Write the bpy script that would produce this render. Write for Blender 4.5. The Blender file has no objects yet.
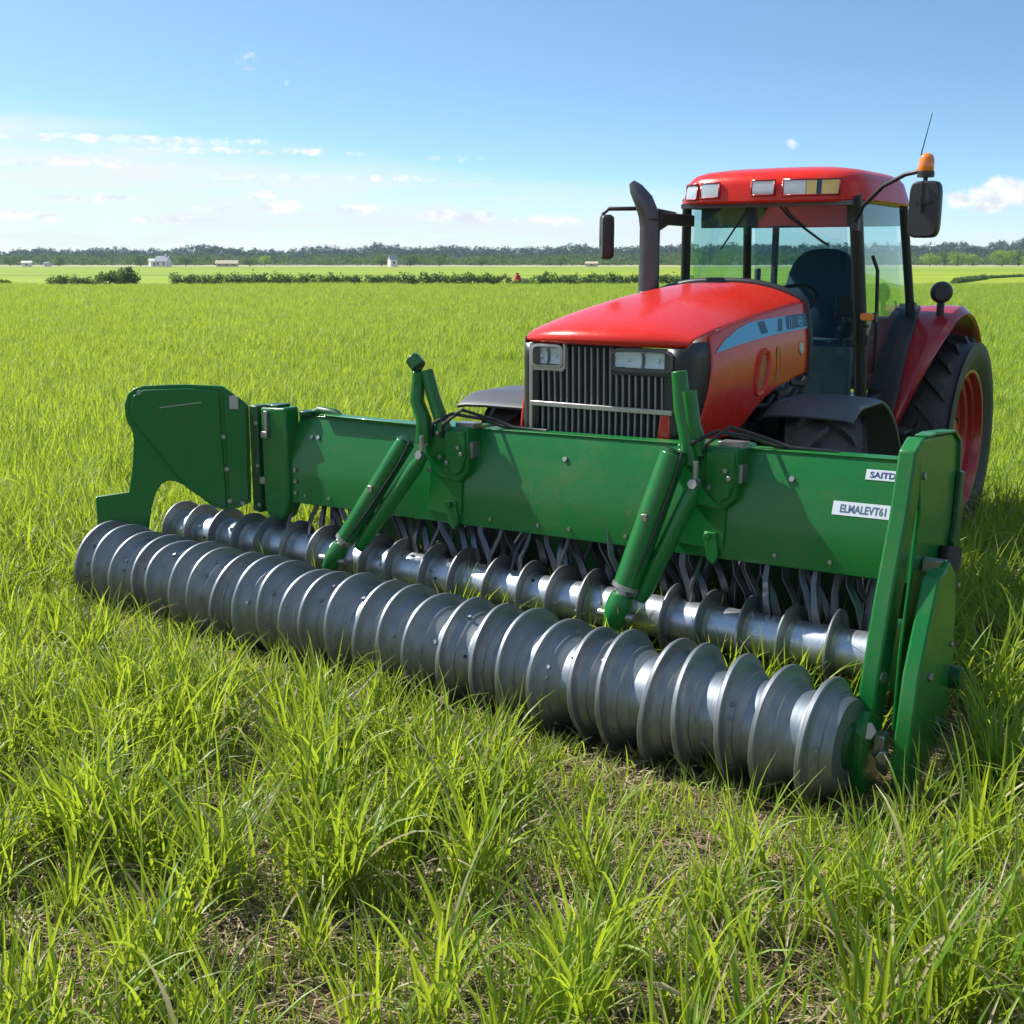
import bpy, bmesh, math, random
import numpy as np
from mathutils import Vector, Matrix

random.seed(7)
RNG = np.random.default_rng(11)
SC = bpy.context.scene
COL = SC.collection
PI = math.pi
R = math.radians

# ------------------------------------------------------------------ camera, sun, sky, exposure
CAM_H = 2.4
PITCH = math.atan(256 / 1200)
cam_d = bpy.data.cameras.new("camera")
cam = bpy.data.objects.new("camera", cam_d)
COL.objects.link(cam)
cam.location = (0, 0, CAM_H)
cam.rotation_euler = (PI / 2 - PITCH, 0, 0)
cam_d.sensor_width = 36
cam_d.lens = 36 * 1200 / 1024
cam_d.clip_start = 0.05
cam_d.clip_end = 6000
SC.camera = cam

SUN_EL = R(45)
SUN_H = Vector((-0.885, 0.466, 0)).normalized()          # horizontal direction towards the sun
SUN_V = SUN_H * math.cos(SUN_EL) + Vector((0, 0, math.sin(SUN_EL)))
sun_d = bpy.data.lights.new("sun", 'SUN')
sun_d.energy = 5.0
sun_d.angle = R(0.5)
sun_d.color = (1.0, 0.95, 0.86)
sun = bpy.data.objects.new("sun", sun_d)
COL.objects.link(sun)
sun.rotation_euler = SUN_V.to_track_quat('Z', 'Y').to_euler()
sun.location = (0, 0, 30)

SC.view_settings.view_transform = 'Standard'
SC.view_settings.look = 'None'
SC.view_settings.gamma = 1
SC.view_settings.exposure = 0.66
SC.cycles.use_denoising = True
SC.cycles.max_bounces = 10
SC.cycles.transparent_max_bounces = 12
SC.cycles.transmission_bounces = 8
SC.cycles.sample_clamp_indirect = 6


class NT:
    """small helper round a node tree"""
    def __init__(self, tree):
        self.t = tree
        self.n = tree.nodes
        self.n.clear()

    def node(self, kind, **kw):
        nd = self.n.new(kind)
        for k, v in kw.items():
            setattr(nd, k, v)
        return nd

    def put(self, sock, val):
        if hasattr(val, 'is_output') or isinstance(val, bpy.types.NodeSocket):
            self.t.links.new(val, sock)
        elif val is not None:
            if hasattr(sock, 'default_value'):
                dv = sock.default_value
                if hasattr(dv, '__len__') and len(dv) == 4 and hasattr(val, '__len__') and len(val) == 3:
                    val = (*val, 1)
                sock.default_value = val

    def math(self, op, a, b=None, c=None, clamp=False):
        nd = self.node('ShaderNodeMath', operation=op, use_clamp=clamp)
        for i, x in enumerate((a, b, c)):
            if x is not None:
                self.put(nd.inputs[i], x)
        return nd.outputs[0]

    def mix(self, f, a, b):
        nd = self.node('ShaderNodeMix', data_type='RGBA')
        self.put(nd.inputs[0], f)
        self.put(nd.inputs[6], a)
        self.put(nd.inputs[7], b)
        return nd.outputs[2]

    def ramp(self, f, lo, hi, a=0.0, b=1.0, smooth=True):
        nd = self.node('ShaderNodeMapRange', interpolation_type='SMOOTHSTEP' if smooth else 'LINEAR')
        for i, x in enumerate((f, lo, hi, a, b)):
            self.put(nd.inputs[i], x)
        return nd.outputs[0]

    def noise(self, vec, scale, detail=3, rough=0.55, dist=0.0):
        nd = self.node('ShaderNodeTexNoise')
        self.put(nd.inputs['Vector'], vec)
        nd.inputs['Scale'].default_value = scale
        nd.inputs['Detail'].default_value = detail
        nd.inputs['Roughness'].default_value = rough
        nd.inputs['Distortion'].default_value = dist
        return nd.outputs['Fac']

    def comb(self, x, y, z):
        nd = self.node('ShaderNodeCombineXYZ')
        for i, v in enumerate((x, y, z)):
            self.put(nd.inputs[i], v)
        return nd.outputs[0]

    def mapping(self, vec, scale=(1, 1, 1), loc=(0, 0, 0)):
        nd = self.node('ShaderNodeMapping')
        self.put(nd.inputs['Vector'], vec)
        nd.inputs['Scale'].default_value = scale
        nd.inputs['Location'].default_value = loc
        return nd.outputs[0]


def make_world():
    w = bpy.data.worlds.new("World")
    SC.world = w
    w.use_nodes = True
    t = NT(w.node_tree)
    tc = t.node('ShaderNodeTexCoord')
    sep = t.node('ShaderNodeSeparateXYZ')
    t.put(sep.inputs[0], tc.outputs['Generated'])
    x, y, z = sep.outputs
    # a clear, dry sky: the blue deepens quickly above the horizon
    zz = t.math('MULTIPLY', t.math('ADD', z, 0.008), 2.7)
    nv = t.node('ShaderNodeVectorMath', operation='NORMALIZE')
    t.put(nv.inputs[0], t.comb(x, y, zz))
    sky = t.node('ShaderNodeTexSky', sky_type='NISHITA')
    sky.sun_disc = False
    sky.sun_elevation = SUN_EL
    sky.sun_rotation = math.atan2(SUN_H.x, SUN_H.y)
    sky.air_density = 1.0
    sky.dust_density = 0.4
    sky.ozone_density = 1.0
    t.put(sky.inputs['Vector'], nv.outputs[0])
    # clouds, laid out by compass bearing and height above the horizon
    hor = t.math('SQRT', t.math('ADD', t.math('MULTIPLY', x, x), t.math('MULTIPLY', y, y)))
    el = t.math('ARCTAN2', z, hor)
    az = t.math('ARCTAN2', x, y)
    # thin veil of stratus: high and white to the left, thinning to the right
    wv = t.noise(t.comb(t.math('MULTIPLY', az, 2.2), t.math('MULTIPLY', el, 26), 0.0), 1.6, 5, 0.6, 0.4)
    wv2 = t.noise(t.comb(t.math('MULTIPLY', az, 6), t.math('MULTIPLY', el, 40), 3.0), 1.5, 5, 0.6, 0.3)
    top = t.math('SUBTRACT', 0.094, t.math('MULTIPLY', t.math('ADD', az, 0.30), 0.11))
    top = t.math('MAXIMUM', top, 0.02)
    h = t.math('SUBTRACT', t.math('ADD', el, t.math('MULTIPLY', t.math('SUBTRACT', wv, 0.5), 0.065)), top)
    veil = t.ramp(h, 0.012, -0.03)
    veil = t.math('MULTIPLY', veil, t.ramp(wv2, 0.28, 0.66, 0.50, 1.0))
    low = t.ramp(el, 0.06, 0.0, 0.0, 0.6)
    veil = t.math('MAXIMUM', veil, low)
    # small cumulus: (bearing, height, half width, half height, strength)
    def px(u, v):
        return math.atan((u - 512) / 1200), math.atan((256 - v) / 1200) * 0.985
    puffs = [(985, 204, 52, 13, 1.0), (990, 196, 22, 12, 1.0), (1010, 203, 30, 12, .9), (85, 203, 30, 4, .8), (118, 203, 22, 5, .8), (268, 199, 16, 6, 1), (290, 210, 26, 7, .9), (360, 210, 22, 6, .9),
             (445, 218, 24, 7, 1), (478, 219, 24, 7, 1), (545, 222, 36, 6, .8), (262, 76, 12, 9, .45), (298, 95, 6, 3, .25), (780, 152, 8, 7, .5), (120, 150, 170, 5, .55), (250, 158, 150, 4, .5), (60, 172, 120, 5, .45), (330, 182, 160, 4, .45),
             (170, 222, 60, 5, .7), (40, 220, 50, 6, .7), (220, 212, 22, 4, .6), (455, 163, 30, 4, .35)]
    cn = t.noise(t.comb(t.math('MULTIPLY', az, 60), t.math('MULTIPLY', el, 95), 1.0), 1.1, 6, 0.6, 0.2)
    cu = None
    for (u, v, hw, hh, s) in puffs:
        a0, e0 = px(u, v)
        da = t.math('DIVIDE', t.math('SUBTRACT', az, a0), hw / 1200)
        de = t.math('DIVIDE', t.math('SUBTRACT', el, e0), hh / 1200)
        d2 = t.math('ADD', t.math('MULTIPLY', da, da), t.math('MULTIPLY', de, de))
        g = t.math('MULTIPLY', t.math('SUBTRACT', 1.25, d2), s)
        cu = g if cu is None else t.math('MAXIMUM', cu, g)
    cud = t.math('ADD', cu, t.math('MULTIPLY', t.math('SUBTRACT', cn, 0.52), 3.2))
    cum = t.math('MULTIPLY', t.ramp(cud, 0.1, 1.0), t.ramp(cu, -0.1, 0.35))
    # other clouds round the rest of the sky, seen in reflections
    beh = t.ramp(y, 0.35, -0.1)
    bn = t.noise(t.comb(t.math('DIVIDE', x, t.math('ADD', t.math('ABSOLUTE', z), 0.15)), t.math('DIVIDE', y, t.math('ADD', t.math('ABSOLUTE', z), 0.15)), 0.0), 1.1, 5, 0.55)
    beh = t.math('MULTIPLY', t.math('MULTIPLY', beh, t.ramp(bn, 0.5, 0.66)), t.ramp(z, 0.02, 0.15))
    cum = t.math('MAXIMUM', cum, t.math('MULTIPLY', beh, 0.8))
    shade = t.ramp(t.noise(t.comb(t.math('MULTIPLY', az, 60), t.math('MULTIPLY', t.math('ADD', el, 0.006), 95), 1.0), 1.1, 4, 0.5, 0.2), 0.35, 0.65)
    ccol = t.mix(shade, (4.5, 4.85, 5.2), (6.6, 6.55, 6.45))
    tint = t.node('ShaderNodeMix', data_type='RGBA', blend_type='MULTIPLY')
    tint.inputs[0].default_value = 1
    t.put(tint.inputs[6], sky.outputs[0])
    tint.inputs[7].default_value = (0.88, 1.08, 1.09, 1)
    c1 = t.mix(t.math('MULTIPLY', veil, 0.95), tint.outputs[2], (5.15, 5.35, 5.5))
    c2 = t.mix(cum, c1, ccol)
    bg = t.node('ShaderNodeBackground')
    t.put(bg.inputs[0], c2)
    bg.inputs[1].default_value = 0.115
    out = t.node('ShaderNodeOutputWorld')
    t.put(out.inputs[0], bg.outputs[0])


make_world()

# ------------------------------------------------------------------ materials
MATS = {}


def mat(name):
    m = bpy.data.materials.new(name)
    m.use_nodes = True
    MATS[name] = m
    t = NT(m.node_tree)
    out = t.node('ShaderNodeOutputMaterial')
    return m, t, out


def principled(t, out, **kw):
    b = t.node('ShaderNodeBsdfPrincipled')
    for k, v in kw.items():
        t.put(b.inputs[k], v)
    t.put(out.inputs[0], b.outputs[0])
    return b


def bump(t, b, h, strength, dist=0.01):
    bp = t.node('ShaderNodeBump')
    bp.inputs['Strength'].default_value = strength
    bp.inputs['Distance'].default_value = dist
    t.put(bp.inputs['Height'], h)
    t.put(b.inputs['Normal'], bp.outputs[0])


def paint(name, col, dust, rough=0.28, coat=0.6, dustamt=0.35, spec=0.5):
    m, t, out = mat(name)
    tc = t.node('ShaderNodeTexCoord')
    o = tc.outputs['Object']
    n1 = t.noise(o, 3.0, 6, 0.65)
    n2 = t.noise(o, 38, 4, 0.6)
    n3 = t.noise(o, 160, 2, 0.5)
    d = t.math('MULTIPLY', t.ramp(t.math('ADD', t.math('MULTIPLY', n1, 0.6), t.math('MULTIPLY', n2, 0.4)), 0.46, 0.72), dustamt)
    speck = t.math('MULTIPLY', t.ramp(n3, 0.66, 0.74), 0.9 * dustamt)
    f = t.math('MAXIMUM', d, speck)
    sc1 = t.noise(t.mapping(o, (3, 14, 90)), 1.4, 3, 0.5)
    sc2 = t.noise(t.mapping(o, (70, 9, 4)), 1.3, 3, 0.5)
    scr = t.math('MULTIPLY', t.math('MAXIMUM', t.ramp(sc1, .70, .73), t.ramp(sc2, .71, .74)), t.ramp(n1, .45, .6, 0, 1.3 * dustamt))
    f = t.math('MAXIMUM', f, scr)
    mud = t.math('MULTIPLY', t.ramp(t.noise(o, 9, 7, .7, .5), .60, .68), t.ramp(n1, .5, .6, 0, 1.6 * dustamt))
    f = t.math('MAXIMUM', f, t.math('MINIMUM', mud, .8))
    c = t.mix(f, t.mix(t.ramp(n2, .3, .7), col, tuple(x * .86 for x in col)), dust)
    b = principled(t, out, **{'Base Color': c, 'Roughness': t.math('ADD', rough, t.math('MULTIPLY', f, 0.5)), 'Coat Weight': coat, 'Coat Roughness': 0.08, 'Specular IOR Level': spec})
    bump(t, b, n1, 0.06, 0.02)
    return m


def steel(name, col, rough, ringed=True, dirt=0.4):
    m, t, out = mat(name)
    tc = t.node('ShaderNodeTexCoord')
    o = tc.outputs['Object']
    n1 = t.noise(o, 2.2, 5, 0.6)
    n2 = t.noise(t.mapping(o, (60, 3, 3)), 2.0, 4, 0.6)          # turned-metal lines round the shaft
    n3 = t.noise(t.mapping(o, (3, .6, .6)), 24, 5, 0.6)
    d = t.math('MULTIPLY', t.ramp(t.math('ADD', t.math('MULTIPLY', n1, .6), t.math('MULTIPLY', n3, .4)), 0.50, 0.80), dirt)
    c = t.mix(d, t.mix(n2, tuple(x * .70 for x in col), tuple(min(1, x * 1.2) for x in col)), (0.125, 0.10, 0.075))
    mud = t.ramp(t.math('ADD', t.math('MULTIPLY', t.noise(t.mapping(o, (2.2, .8, .8)), 3, 8, .7, .8), .7), t.math('MULTIPLY', n3, .3)), .54, .72, 0, dirt * 1.2)
    d = t.math('MAXIMUM', d, t.math('MINIMUM', mud, .85))
    c = t.mix(t.math('MINIMUM', mud, .85), c, (0.105, 0.078, 0.052))
    b = principled(t, out, **{'Base Color': c, 'Metallic': t.math('SUBTRACT', 0.88, t.math('MULTIPLY', d, .8)),
                              'Roughness': t.math('ADD', t.math('ADD', rough, t.math('MULTIPLY', d, .35)), t.math('MULTIPLY', n2, .12))})
    bump(t, b, t.math('ADD', n2, t.math('MULTIPLY', n3, .6)), 0.10, 0.004)
    return m


def plain(name, col, rough=0.5, metal=0.0, nscale=25, vary=0.25, bmp=0.05, coat=0.0):
    m, t, out = mat(name)
    tc = t.node('ShaderNodeTexCoord')
    n = t.noise(tc.outputs['Object'], nscale, 4, 0.6)
    c = t.mix(n, tuple(x * (1 - vary) for x in col), tuple(min(1, x * (1 + vary)) for x in col))
    b = principled(t, out, **{'Base Color': c, 'Roughness': t.math('ADD', rough - .06, t.math('MULTIPLY', n, .12)), 'Metallic': metal, 'Coat Weight': coat})
    bump(t, b, n, bmp, 0.004)
    return m


def rubber():
    m, t, out = mat('rubber')
    tc = t.node('ShaderNodeTexCoord')
    n = t.noise(tc.outputs['Object'], 6, 6, 0.65)
    n2 = t.noise(tc.outputs['Object'], 70, 3, 0.6)
    d = t.ramp(t.math('ADD', t.math('MULTIPLY', n, .7), t.math('MULTIPLY', n2, .3)), .5, .75, 0, .55)
    c = t.mix(d, (0.018, 0.019, 0.021), (0.13, 0.115, 0.09))
    b = principled(t, out, **{'Base Color': c, 'Roughness': t.math('ADD', .55, t.math('MULTIPLY', d, .3))})
    bump(t, b, n2, .15, .004)


def glass(name, tint, rough=0.0):
    m, t, out = mat(name)
    tr = t.node('ShaderNodeBsdfTransparent')
    tr.inputs[0].default_value = (*tint, 1)
    gl = t.node('ShaderNodeBsdfGlossy')
    gl.inputs['Roughness'].default_value = rough
    gl.inputs['Color'].default_value = (.9, .97, 1, 1)
    mx = t.node('ShaderNodeMixShader')
    lw = t.node('ShaderNodeLayerWeight')
    lw.inputs[0].default_value = .5
    t.put(mx.inputs[0], t.math('ADD', t.math('MULTIPLY', t.math('POWER', lw.outputs['Facing'], 4.0),   .75), .09, clamp=True))
    t.put(mx.inputs[1], tr.outputs[0])
    t.put(mx.inputs[2], gl.outputs[0])
    t.put(out.inputs[0], mx.outputs[0])


def leafy(name, c_lo, c_hi, trans, tmix=0.45, rough=0.45, dry=None, spec=0.55, objrand=True):
    m, t, out = mat(name)
    at = t.node('ShaderNodeAttribute', attribute_name='tint')
    oi = t.node('ShaderNodeObjectInfo')
    f = at.outputs['Fac']
    rnd = oi.outputs['Random']
    k = t.math('ADD', t.math('MULTIPLY', f, .65), t.math('MULTIPLY', rnd, .35)) if objrand else f
    c = t.mix(k, c_lo, c_hi)
    tcol = t.mix(k, tuple(x * .55 for x in trans), trans)
    if dry:
        at2 = t.node('ShaderNodeAttribute', attribute_name='dry')
        c = t.mix(at2.outputs['Fac'], c, dry)
        tcol = t.mix(at2.outputs['Fac'], tcol, tuple(x * .8 for x in dry))
    b = t.node('ShaderNodeBsdfPrincipled')
    t.put(b.inputs['Base Color'], c)
    b.inputs['Roughness'].default_value = rough
    b.inputs['Specular IOR Level'].default_value = spec
    tl = t.node('ShaderNodeBsdfTranslucent')
    t.put(tl.inputs[0], tcol)
    mx = t.node('ShaderNodeMixShader')
    mx.inputs[0].default_value = tmix
    t.put(mx.inputs[1], b.outputs[0])
    t.put(mx.inputs[2], tl.outputs[0])
    t.put(out.inputs[0], mx.outputs[0])


paint('red paint', (0.66, 0.022, 0.010), (0.50, 0.18, 0.12), 0.27, 0.22, 0.14, 0.22)
paint('fender red', (0.34, 0.008, 0.014), (0.35, 0.15, 0.12), 0.30, 0.4, 0.12, .35)
paint('rim red', (0.42, 0.012, 0.012), (0.30, 0.16, 0.11), 0.35, 0.5, 0.25)
paint('green paint', (0.004, 0.158, 0.028), (0.15, 0.17, 0.07), 0.34, 0.25, 0.30, .3)
paint('dark green paint', (0.003, 0.070, 0.018), (0.07, 0.10, 0.04), 0.4, 0.2, 0.2, .3)
steel('roller steel', (0.25, 0.28, 0.325), 0.41, True, .5)
steel('shaft steel', (0.50, 0.54, 0.60), 0.34, True, .35)
steel('ring steel', (0.26, 0.28, 0.30), 0.45, True, .55)
steel('tine steel', (0.12, 0.125, 0.135), 0.28, False, .35)
plain('bolt steel', (0.34, 0.34, 0.32), .42, .85)
plain('chrome', (0.8, 0.82, 0.84), .10, 1.0, 8, .04, .0)
plain('dark bolt', (0.03, 0.03, 0.03), .5, .5)
plain('black plastic', (0.018, 0.019, 0.021), .42, 0, 40, .3, .06)
plain('grey plastic', (0.075, 0.08, 0.088), .45, 0, 40, .25, .05)
plain('grille bar', (0.24, 0.25, 0.26), .35, .5, 30, .2, .03)
plain('grille trim', (0.42, 0.41, 0.40), .35, .5, 30, .15, .03)
plain('grille mesh', (0.010, 0.013, 0.02), .6, 0, 90, .5, .2)
plain('engine black', (0.02, 0.022, 0.025), .5, .3, 12, .6, .15)
plain('exhaust metal', (0.085, 0.09, 0.10), .36, .6, 10, .2, .04)
plain('seat cloth', (0.018, 0.050, 0.085), .8, 0, 60, .25, .15)
plain('cab interior', (0.12, 0.135, 0.145), .7, 0, 20, .2, .08)
plain('cab cream', (0.42, 0.45, 0.36), .6, 0, 20, .12, .05)
plain('stripe blue', (0.12, 0.44, 0.70), .45, 0, 20, .06, .0, .0)
plain('mark blue', (0.012, 0.085, 0.17), .5, 0, 20, .2, .0, .0)
plain('lamp bowl', (0.86, 0.89, 0.91), .25, 0, 40, .06, .05, .5)
plain('decal white', (0.60, 0.64, 0.72), .45, 0, 20, .04, .0)
plain('decal ink', (0.035, 0.03, 0.16), .5, 0, 20, .2, .0)
plain('decal teal', (0.08, 0.13, 0.23), .5, 0, 20, .2, .0)
plain('amber lens', (0.85, 0.22, 0.015), .18, 0, 30, .08, .02, .8)
plain('yellow lens', (0.75, 0.55, 0.14), .2, 0, 30, .08, .02, .8)
plain('red lens', (0.55, 0.015, 0.015), .25, 0, 30, .1, .02, .8)
plain('house white', (0.72, 0.72, 0.70), .8, 0, 3, .08)
plain('house tan', (0.50, 0.42, 0.30), .8, 0, 3, .12)
plain('roof slate', (0.16, 0.19, 0.25), .7, 0, 3, .15)
plain('roof tile', (0.46, 0.38, 0.27), .7, 0, 3, .2)
plain('window dark', (0.03, 0.04, 0.05), .2, 0, 3, .2)
plain('bark', (0.07, 0.05, 0.035), .9, 0, 10, .3, .3)
plain('cream paint', (0.62, 0.50, 0.33), .5, 0, 10, .1)
rubber()
plain('brightened dusty rubber', (0.055, 0.052, 0.048), .75, 0, 9, .55, .12)  # dust on the front tyres, lightened to offset the shade under the fenders
glass('cab glass', (0.64, 0.83, 0.86))
glass('lamp glass', (0.88, 0.95, 0.98))
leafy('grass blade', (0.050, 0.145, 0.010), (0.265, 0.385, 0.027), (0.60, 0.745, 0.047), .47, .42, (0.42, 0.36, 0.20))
leafy('hedge leaf', (0.028, 0.075, 0.014), (0.115, 0.195, 0.032), (0.18, 0.30, 0.03), .35, .6)
leafy('tree leaf', (0.03, 0.075, 0.014), (0.10, 0.175, 0.030), (0.18, 0.30, 0.03), .35, .6)
leafy('pale tree leaf', (0.12, 0.22, 0.02), (0.24, 0.36, 0.035), (0.45, 0.62, 0.05), .4, .6)
leafy('crop blade', (0.108, 0.235, 0.015), (0.285, 0.425, 0.029), (0.60, 0.76, 0.047), .5, .5, (0.42, 0.36, 0.20))
leafy('wood leaf', (0.022, 0.060, 0.022), (0.13, 0.20, 0.04), (0.16, 0.27, 0.05), .35, .7)
leafy('hazed leaf', (0.014, 0.050, 0.042), (0.050, 0.120, 0.085), (0.07, 0.15, 0.10), .2, .7)  # leaf colour of the far ridge, with the blue of haze mixed in
leafy('straw', (0.20, 0.14, 0.07), (0.50, 0.41, 0.24), (0.4, 0.32, 0.16), .2, .7)


def ground_mats():
    m, t, out = mat('field soil')
    g = t.node('ShaderNodeNewGeometry')
    p = g.outputs['Position']
    n1 = t.noise(p, 1.3, 5, .6)
    n2 = t.noise(p, 14, 6, .7)
    n3 = t.noise(p, 75, 4, .7)
    soil = t.mix(n2, (0.045, 0.030, 0.018), (0.16, 0.11, 0.065))
    straw = t.mix(n3, (0.20, 0.145, 0.08), (0.42, 0.33, 0.19))
    c = t.mix(t.ramp(t.math('ADD', t.math('MULTIPLY', n2, .6), t.math('MULTIPLY', n3, .4)), .46, .62), soil, straw)
    moss = t.mix(n3, (0.05, 0.09, 0.015), (0.13, 0.18, 0.03))
    c = t.mix(t.ramp(n1, .42, .62, 0.0, .7), c, moss)
    # the crop closes over the soil further out in the field
    sp = t.node('ShaderNodeSeparateXYZ')
    t.put(sp.inputs[0], p)
    far = t.ramp(sp.outputs[1], 9, 30)
    big = t.noise(t.mapping(p, (.25, 1.1, 1)), .22, 5, .6)
    crop = t.mix(t.ramp(big, .3, .7), (0.16, 0.25, 0.016), (0.26, 0.36, 0.028))
    c = t.mix(far, c, crop)
    b = principled(t, out, **{'Base Color': c, 'Roughness': .9, 'Specular IOR Level': .15})
    bump(t, b, t.math('ADD', n2, t.math('MULTIPLY', n3, .5)), .9, .05)

    m, t, out = mat('far crop')
    g = t.node('ShaderNodeNewGeometry')
    p = g.outputs['Position']
    big = t.noise(t.mapping(p, (.10, 1.0, 1)), .055, 5, .6)
    n2 = t.noise(t.mapping(p, (.6, 1.0, 1)), 1.2, 4, .65)
    c = t.mix(t.ramp(big, .32, .68), (0.20, 0.275, 0.010), (0.35, 0.42, 0.022))
    c = t.mix(t.math('MULTIPLY', n2, .5), c, (0.10, 0.19, 0.015))
    b = principled(t, out, **{'Base Color': c, 'Roughness': .8, 'Specular IOR Level': .2})
    bump(t, b, n2, .8, .3)

    m, t, out = mat('stubble')
    g = t.node('ShaderNodeNewGeometry')
    n = t.noise(t.mapping(g.outputs['Position'], (.1, 1, 1)), .2, 5, .6)
    c = t.mix(n, (0.30, 0.29, 0.14), (0.44, 0.40, 0.24))
    principled(t, out, **{'Base Color': c, 'Roughness': .9, 'Specular IOR Level': .1})

    m, t, out = mat('hill ground')
    g = t.node('ShaderNodeNewGeometry')
    n = t.noise(g.outputs['Position'], .02, 6, .65)
    c = t.mix(n, (0.02, 0.045, 0.02), (0.06, 0.10, 0.035))
    principled(t, out, **{'Base Color': c, 'Roughness': .95, 'Specular IOR Level': .1})


ground_mats()


# ------------------------------------------------------------------ mesh building helpers
class MB:
    def __init__(self):
        self.v, self.f = [], []

    def add(self, vs, fs):
        k = len(self.v)
        self.v += [tuple(map(float, p)) for p in vs]
        self.f += [tuple(i + k for i in f) for f in fs]
        return self

    def box(self, c, s, rot=None):
        hx, hy, hz = s[0] / 2, s[1] / 2, s[2] / 2
        vs = [Vector((sx * hx, sy * hy, sz * hz)) for sx in (-1, 1) for sy in (-1, 1) for sz in (-1, 1)]
        if rot is not None:
            vs = [rot @ p for p in vs]
        vs = [p + Vector(c) for p in vs]
        return self.add(vs, [(0, 1, 3, 2), (4, 6, 7, 5), (0, 4, 5, 1), (2, 3, 7, 6), (0, 2, 6, 4), (1, 5, 7, 3)])

    def prism(self, pts, vec):
        n = len(pts)
        a = [Vector(p) for p in pts]
        b = [p + Vector(vec) for p in a]
        fs = [tuple(range(n)), tuple(range(2 * n - 1, n - 1, -1))] + [(i, (i + 1) % n, n + (i + 1) % n, n + i) for i in range(n)]
        return self.add(a + b, fs)

    def tube(self, pts, r, n=12, cap=True, flat=1.0):
        P = [Vector(p) for p in pts]
        rs = [r] * len(P) if not hasattr(r, '__len__') else r
        vs = []
        up = None
        for i, p in enumerate(P):
            d = (P[min(i + 1, len(P) - 1)] - P[max(i - 1, 0)]).normalized()
            if up is None:
                up = Vector((0, 0, 1)) if abs(d.z) < .9 else Vector((0, 1, 0))
            a = d.cross(up).normalized()
            b = a.cross(d).normalized()
            up = b
            for k in range(n):
                th = 2 * PI * k / n
                vs.append(p + a * (math.cos(th) * rs[i]) + b * (math.sin(th) * rs[i] * flat))
        fs = []
        for i in range(len(P) - 1):
            for k in range(n):
                k2 = (k + 1) % n
                fs.append((i * n + k, i * n + k2, (i + 1) * n + k2, (i + 1) * n + k))
        if cap:
            fs.append(tuple(range(n - 1, -1, -1)))
            fs.append(tuple((len(P) - 1) * n + k for k in range(n)))
        return self.add(vs, fs)

    def bar(self, p, q, w, h, upv=(0, 0, 1)):
        """square bar from p to q"""
        p, q = Vector(p), Vector(q)
        d = (q - p).normalized()
        a = d.cross(Vector(upv))
        if a.length < 1e-4:
            a = d.cross(Vector((0, 1, 0)))
        a.normalize()
        b = a.cross(d)
        o = [a * (sx * w / 2) + b * (sy * h / 2) for sx, sy in ((-1, -1), (1, -1), (1, 1), (-1, 1))]
        return self.add([p + k for k in o] + [q + k for k in o], [(3, 2, 1, 0), (4, 5, 6, 7)] + [(i, (i + 1) % 4, 4 + (i + 1) % 4, 4 + i) for i in range(4)])

    def lathe(self, prof, c=(0, 0, 0), n=48, axis='x', rfun=None, xfun=None, closed=False, cap=True):
        """prof: (axial, radius) pairs turned round an axis through c"""
        vs = []
        for (a, r) in prof:
            for k in range(n):
                th = 2 * PI * k / n
                rr = r if rfun is None else rfun(a, r, th)
                aa = a if xfun is None else a + xfun(th, r)
                y, z = math.cos(th) * rr, math.sin(th) * rr
                if axis == 'x':
                    vs.append((c[0] + aa, c[1] + y, c[2] + z))
                elif axis == 'y':
                    vs.append((c[0] + y, c[1] + aa, c[2] + z))
                else:
                    vs.append((c[0] + y, c[1] + z, c[2] + aa))
        m = len(prof)
        fs = []
        for i in range(m if closed else m - 1):
            j = (i + 1) % m
            for k in range(n):
                k2 = (k + 1) % n
                fs.append((i * n + k, i * n + k2, j * n + k2, j * n + k))
        if not closed and cap:
            fs.append(tuple(range(n - 1, -1, -1)))
            fs.append(tuple((m - 1) * n + k for k in range(n)))
        return self.add(vs, fs)

    def grid(self, fn, us, vs_):
        nu, nv = len(us), len(vs_)
        pts = [fn(a, b) for a in us for b in vs_]
        fs = [(i * nv + j, (i + 1) * nv + j, (i + 1) * nv + j + 1, i * nv + j + 1) for i in range(nu - 1) for j in range(nv - 1)]
        return self.add(pts, fs)

    def ball(self, c, r, sc=(1, 1, 1), n=12, m=8):
        vs, fs = [], []
        for i in range(m + 1):
            ph = PI * i / m
            for k in range(n):
                th = 2 * PI * k / n
                vs.append((c[0] + r * sc[0] * math.sin(ph) * math.cos(th), c[1] + r * sc[1] * math.sin(ph) * math.sin(th), c[2] + r * sc[2] * math.cos(ph)))
        for i in range(m):
            for k in range(n):
                k2 = (k + 1) % n
                fs.append((i * n + k, (i + 1) * n + k, (i + 1) * n + k2, i * n + k2))
        return self.add(vs, fs)

    def bolt(self, p, d, r=.016, h=.014):
        d = Vector(d).normalized()
        return self.tube([Vector(p), Vector(p) + d * h], r, 6)

    def build(self, name, m, parent=None, angle=35, bevel=0.0, thick=0.0, segs=2, merge=True):
        me = bpy.data.meshes.new(name)
        me.from_pydata(self.v, [], self.f)
        bm = bmesh.new()
        bm.from_mesh(me)
        if merge:
            bmesh.ops.remove_doubles(bm, verts=bm.verts, dist=1e-5)
        bmesh.ops.recalc_face_normals(bm, faces=bm.faces)
        bm.to_mesh(me)
        bm.free()
        me.materials.append(MATS[m])
        for p in me.polygons:
            p.use_smooth = True
        me.set_sharp_from_angle(angle=R(angle))
        o = bpy.data.objects.new(name, me)
        COL.objects.link(o)
        if parent is not None:
            o.parent = parent
        if thick:
            md = o.modifiers.new('thickness', 'SOLIDIFY')
            md.thickness = thick
            md.offset = -1
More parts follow.
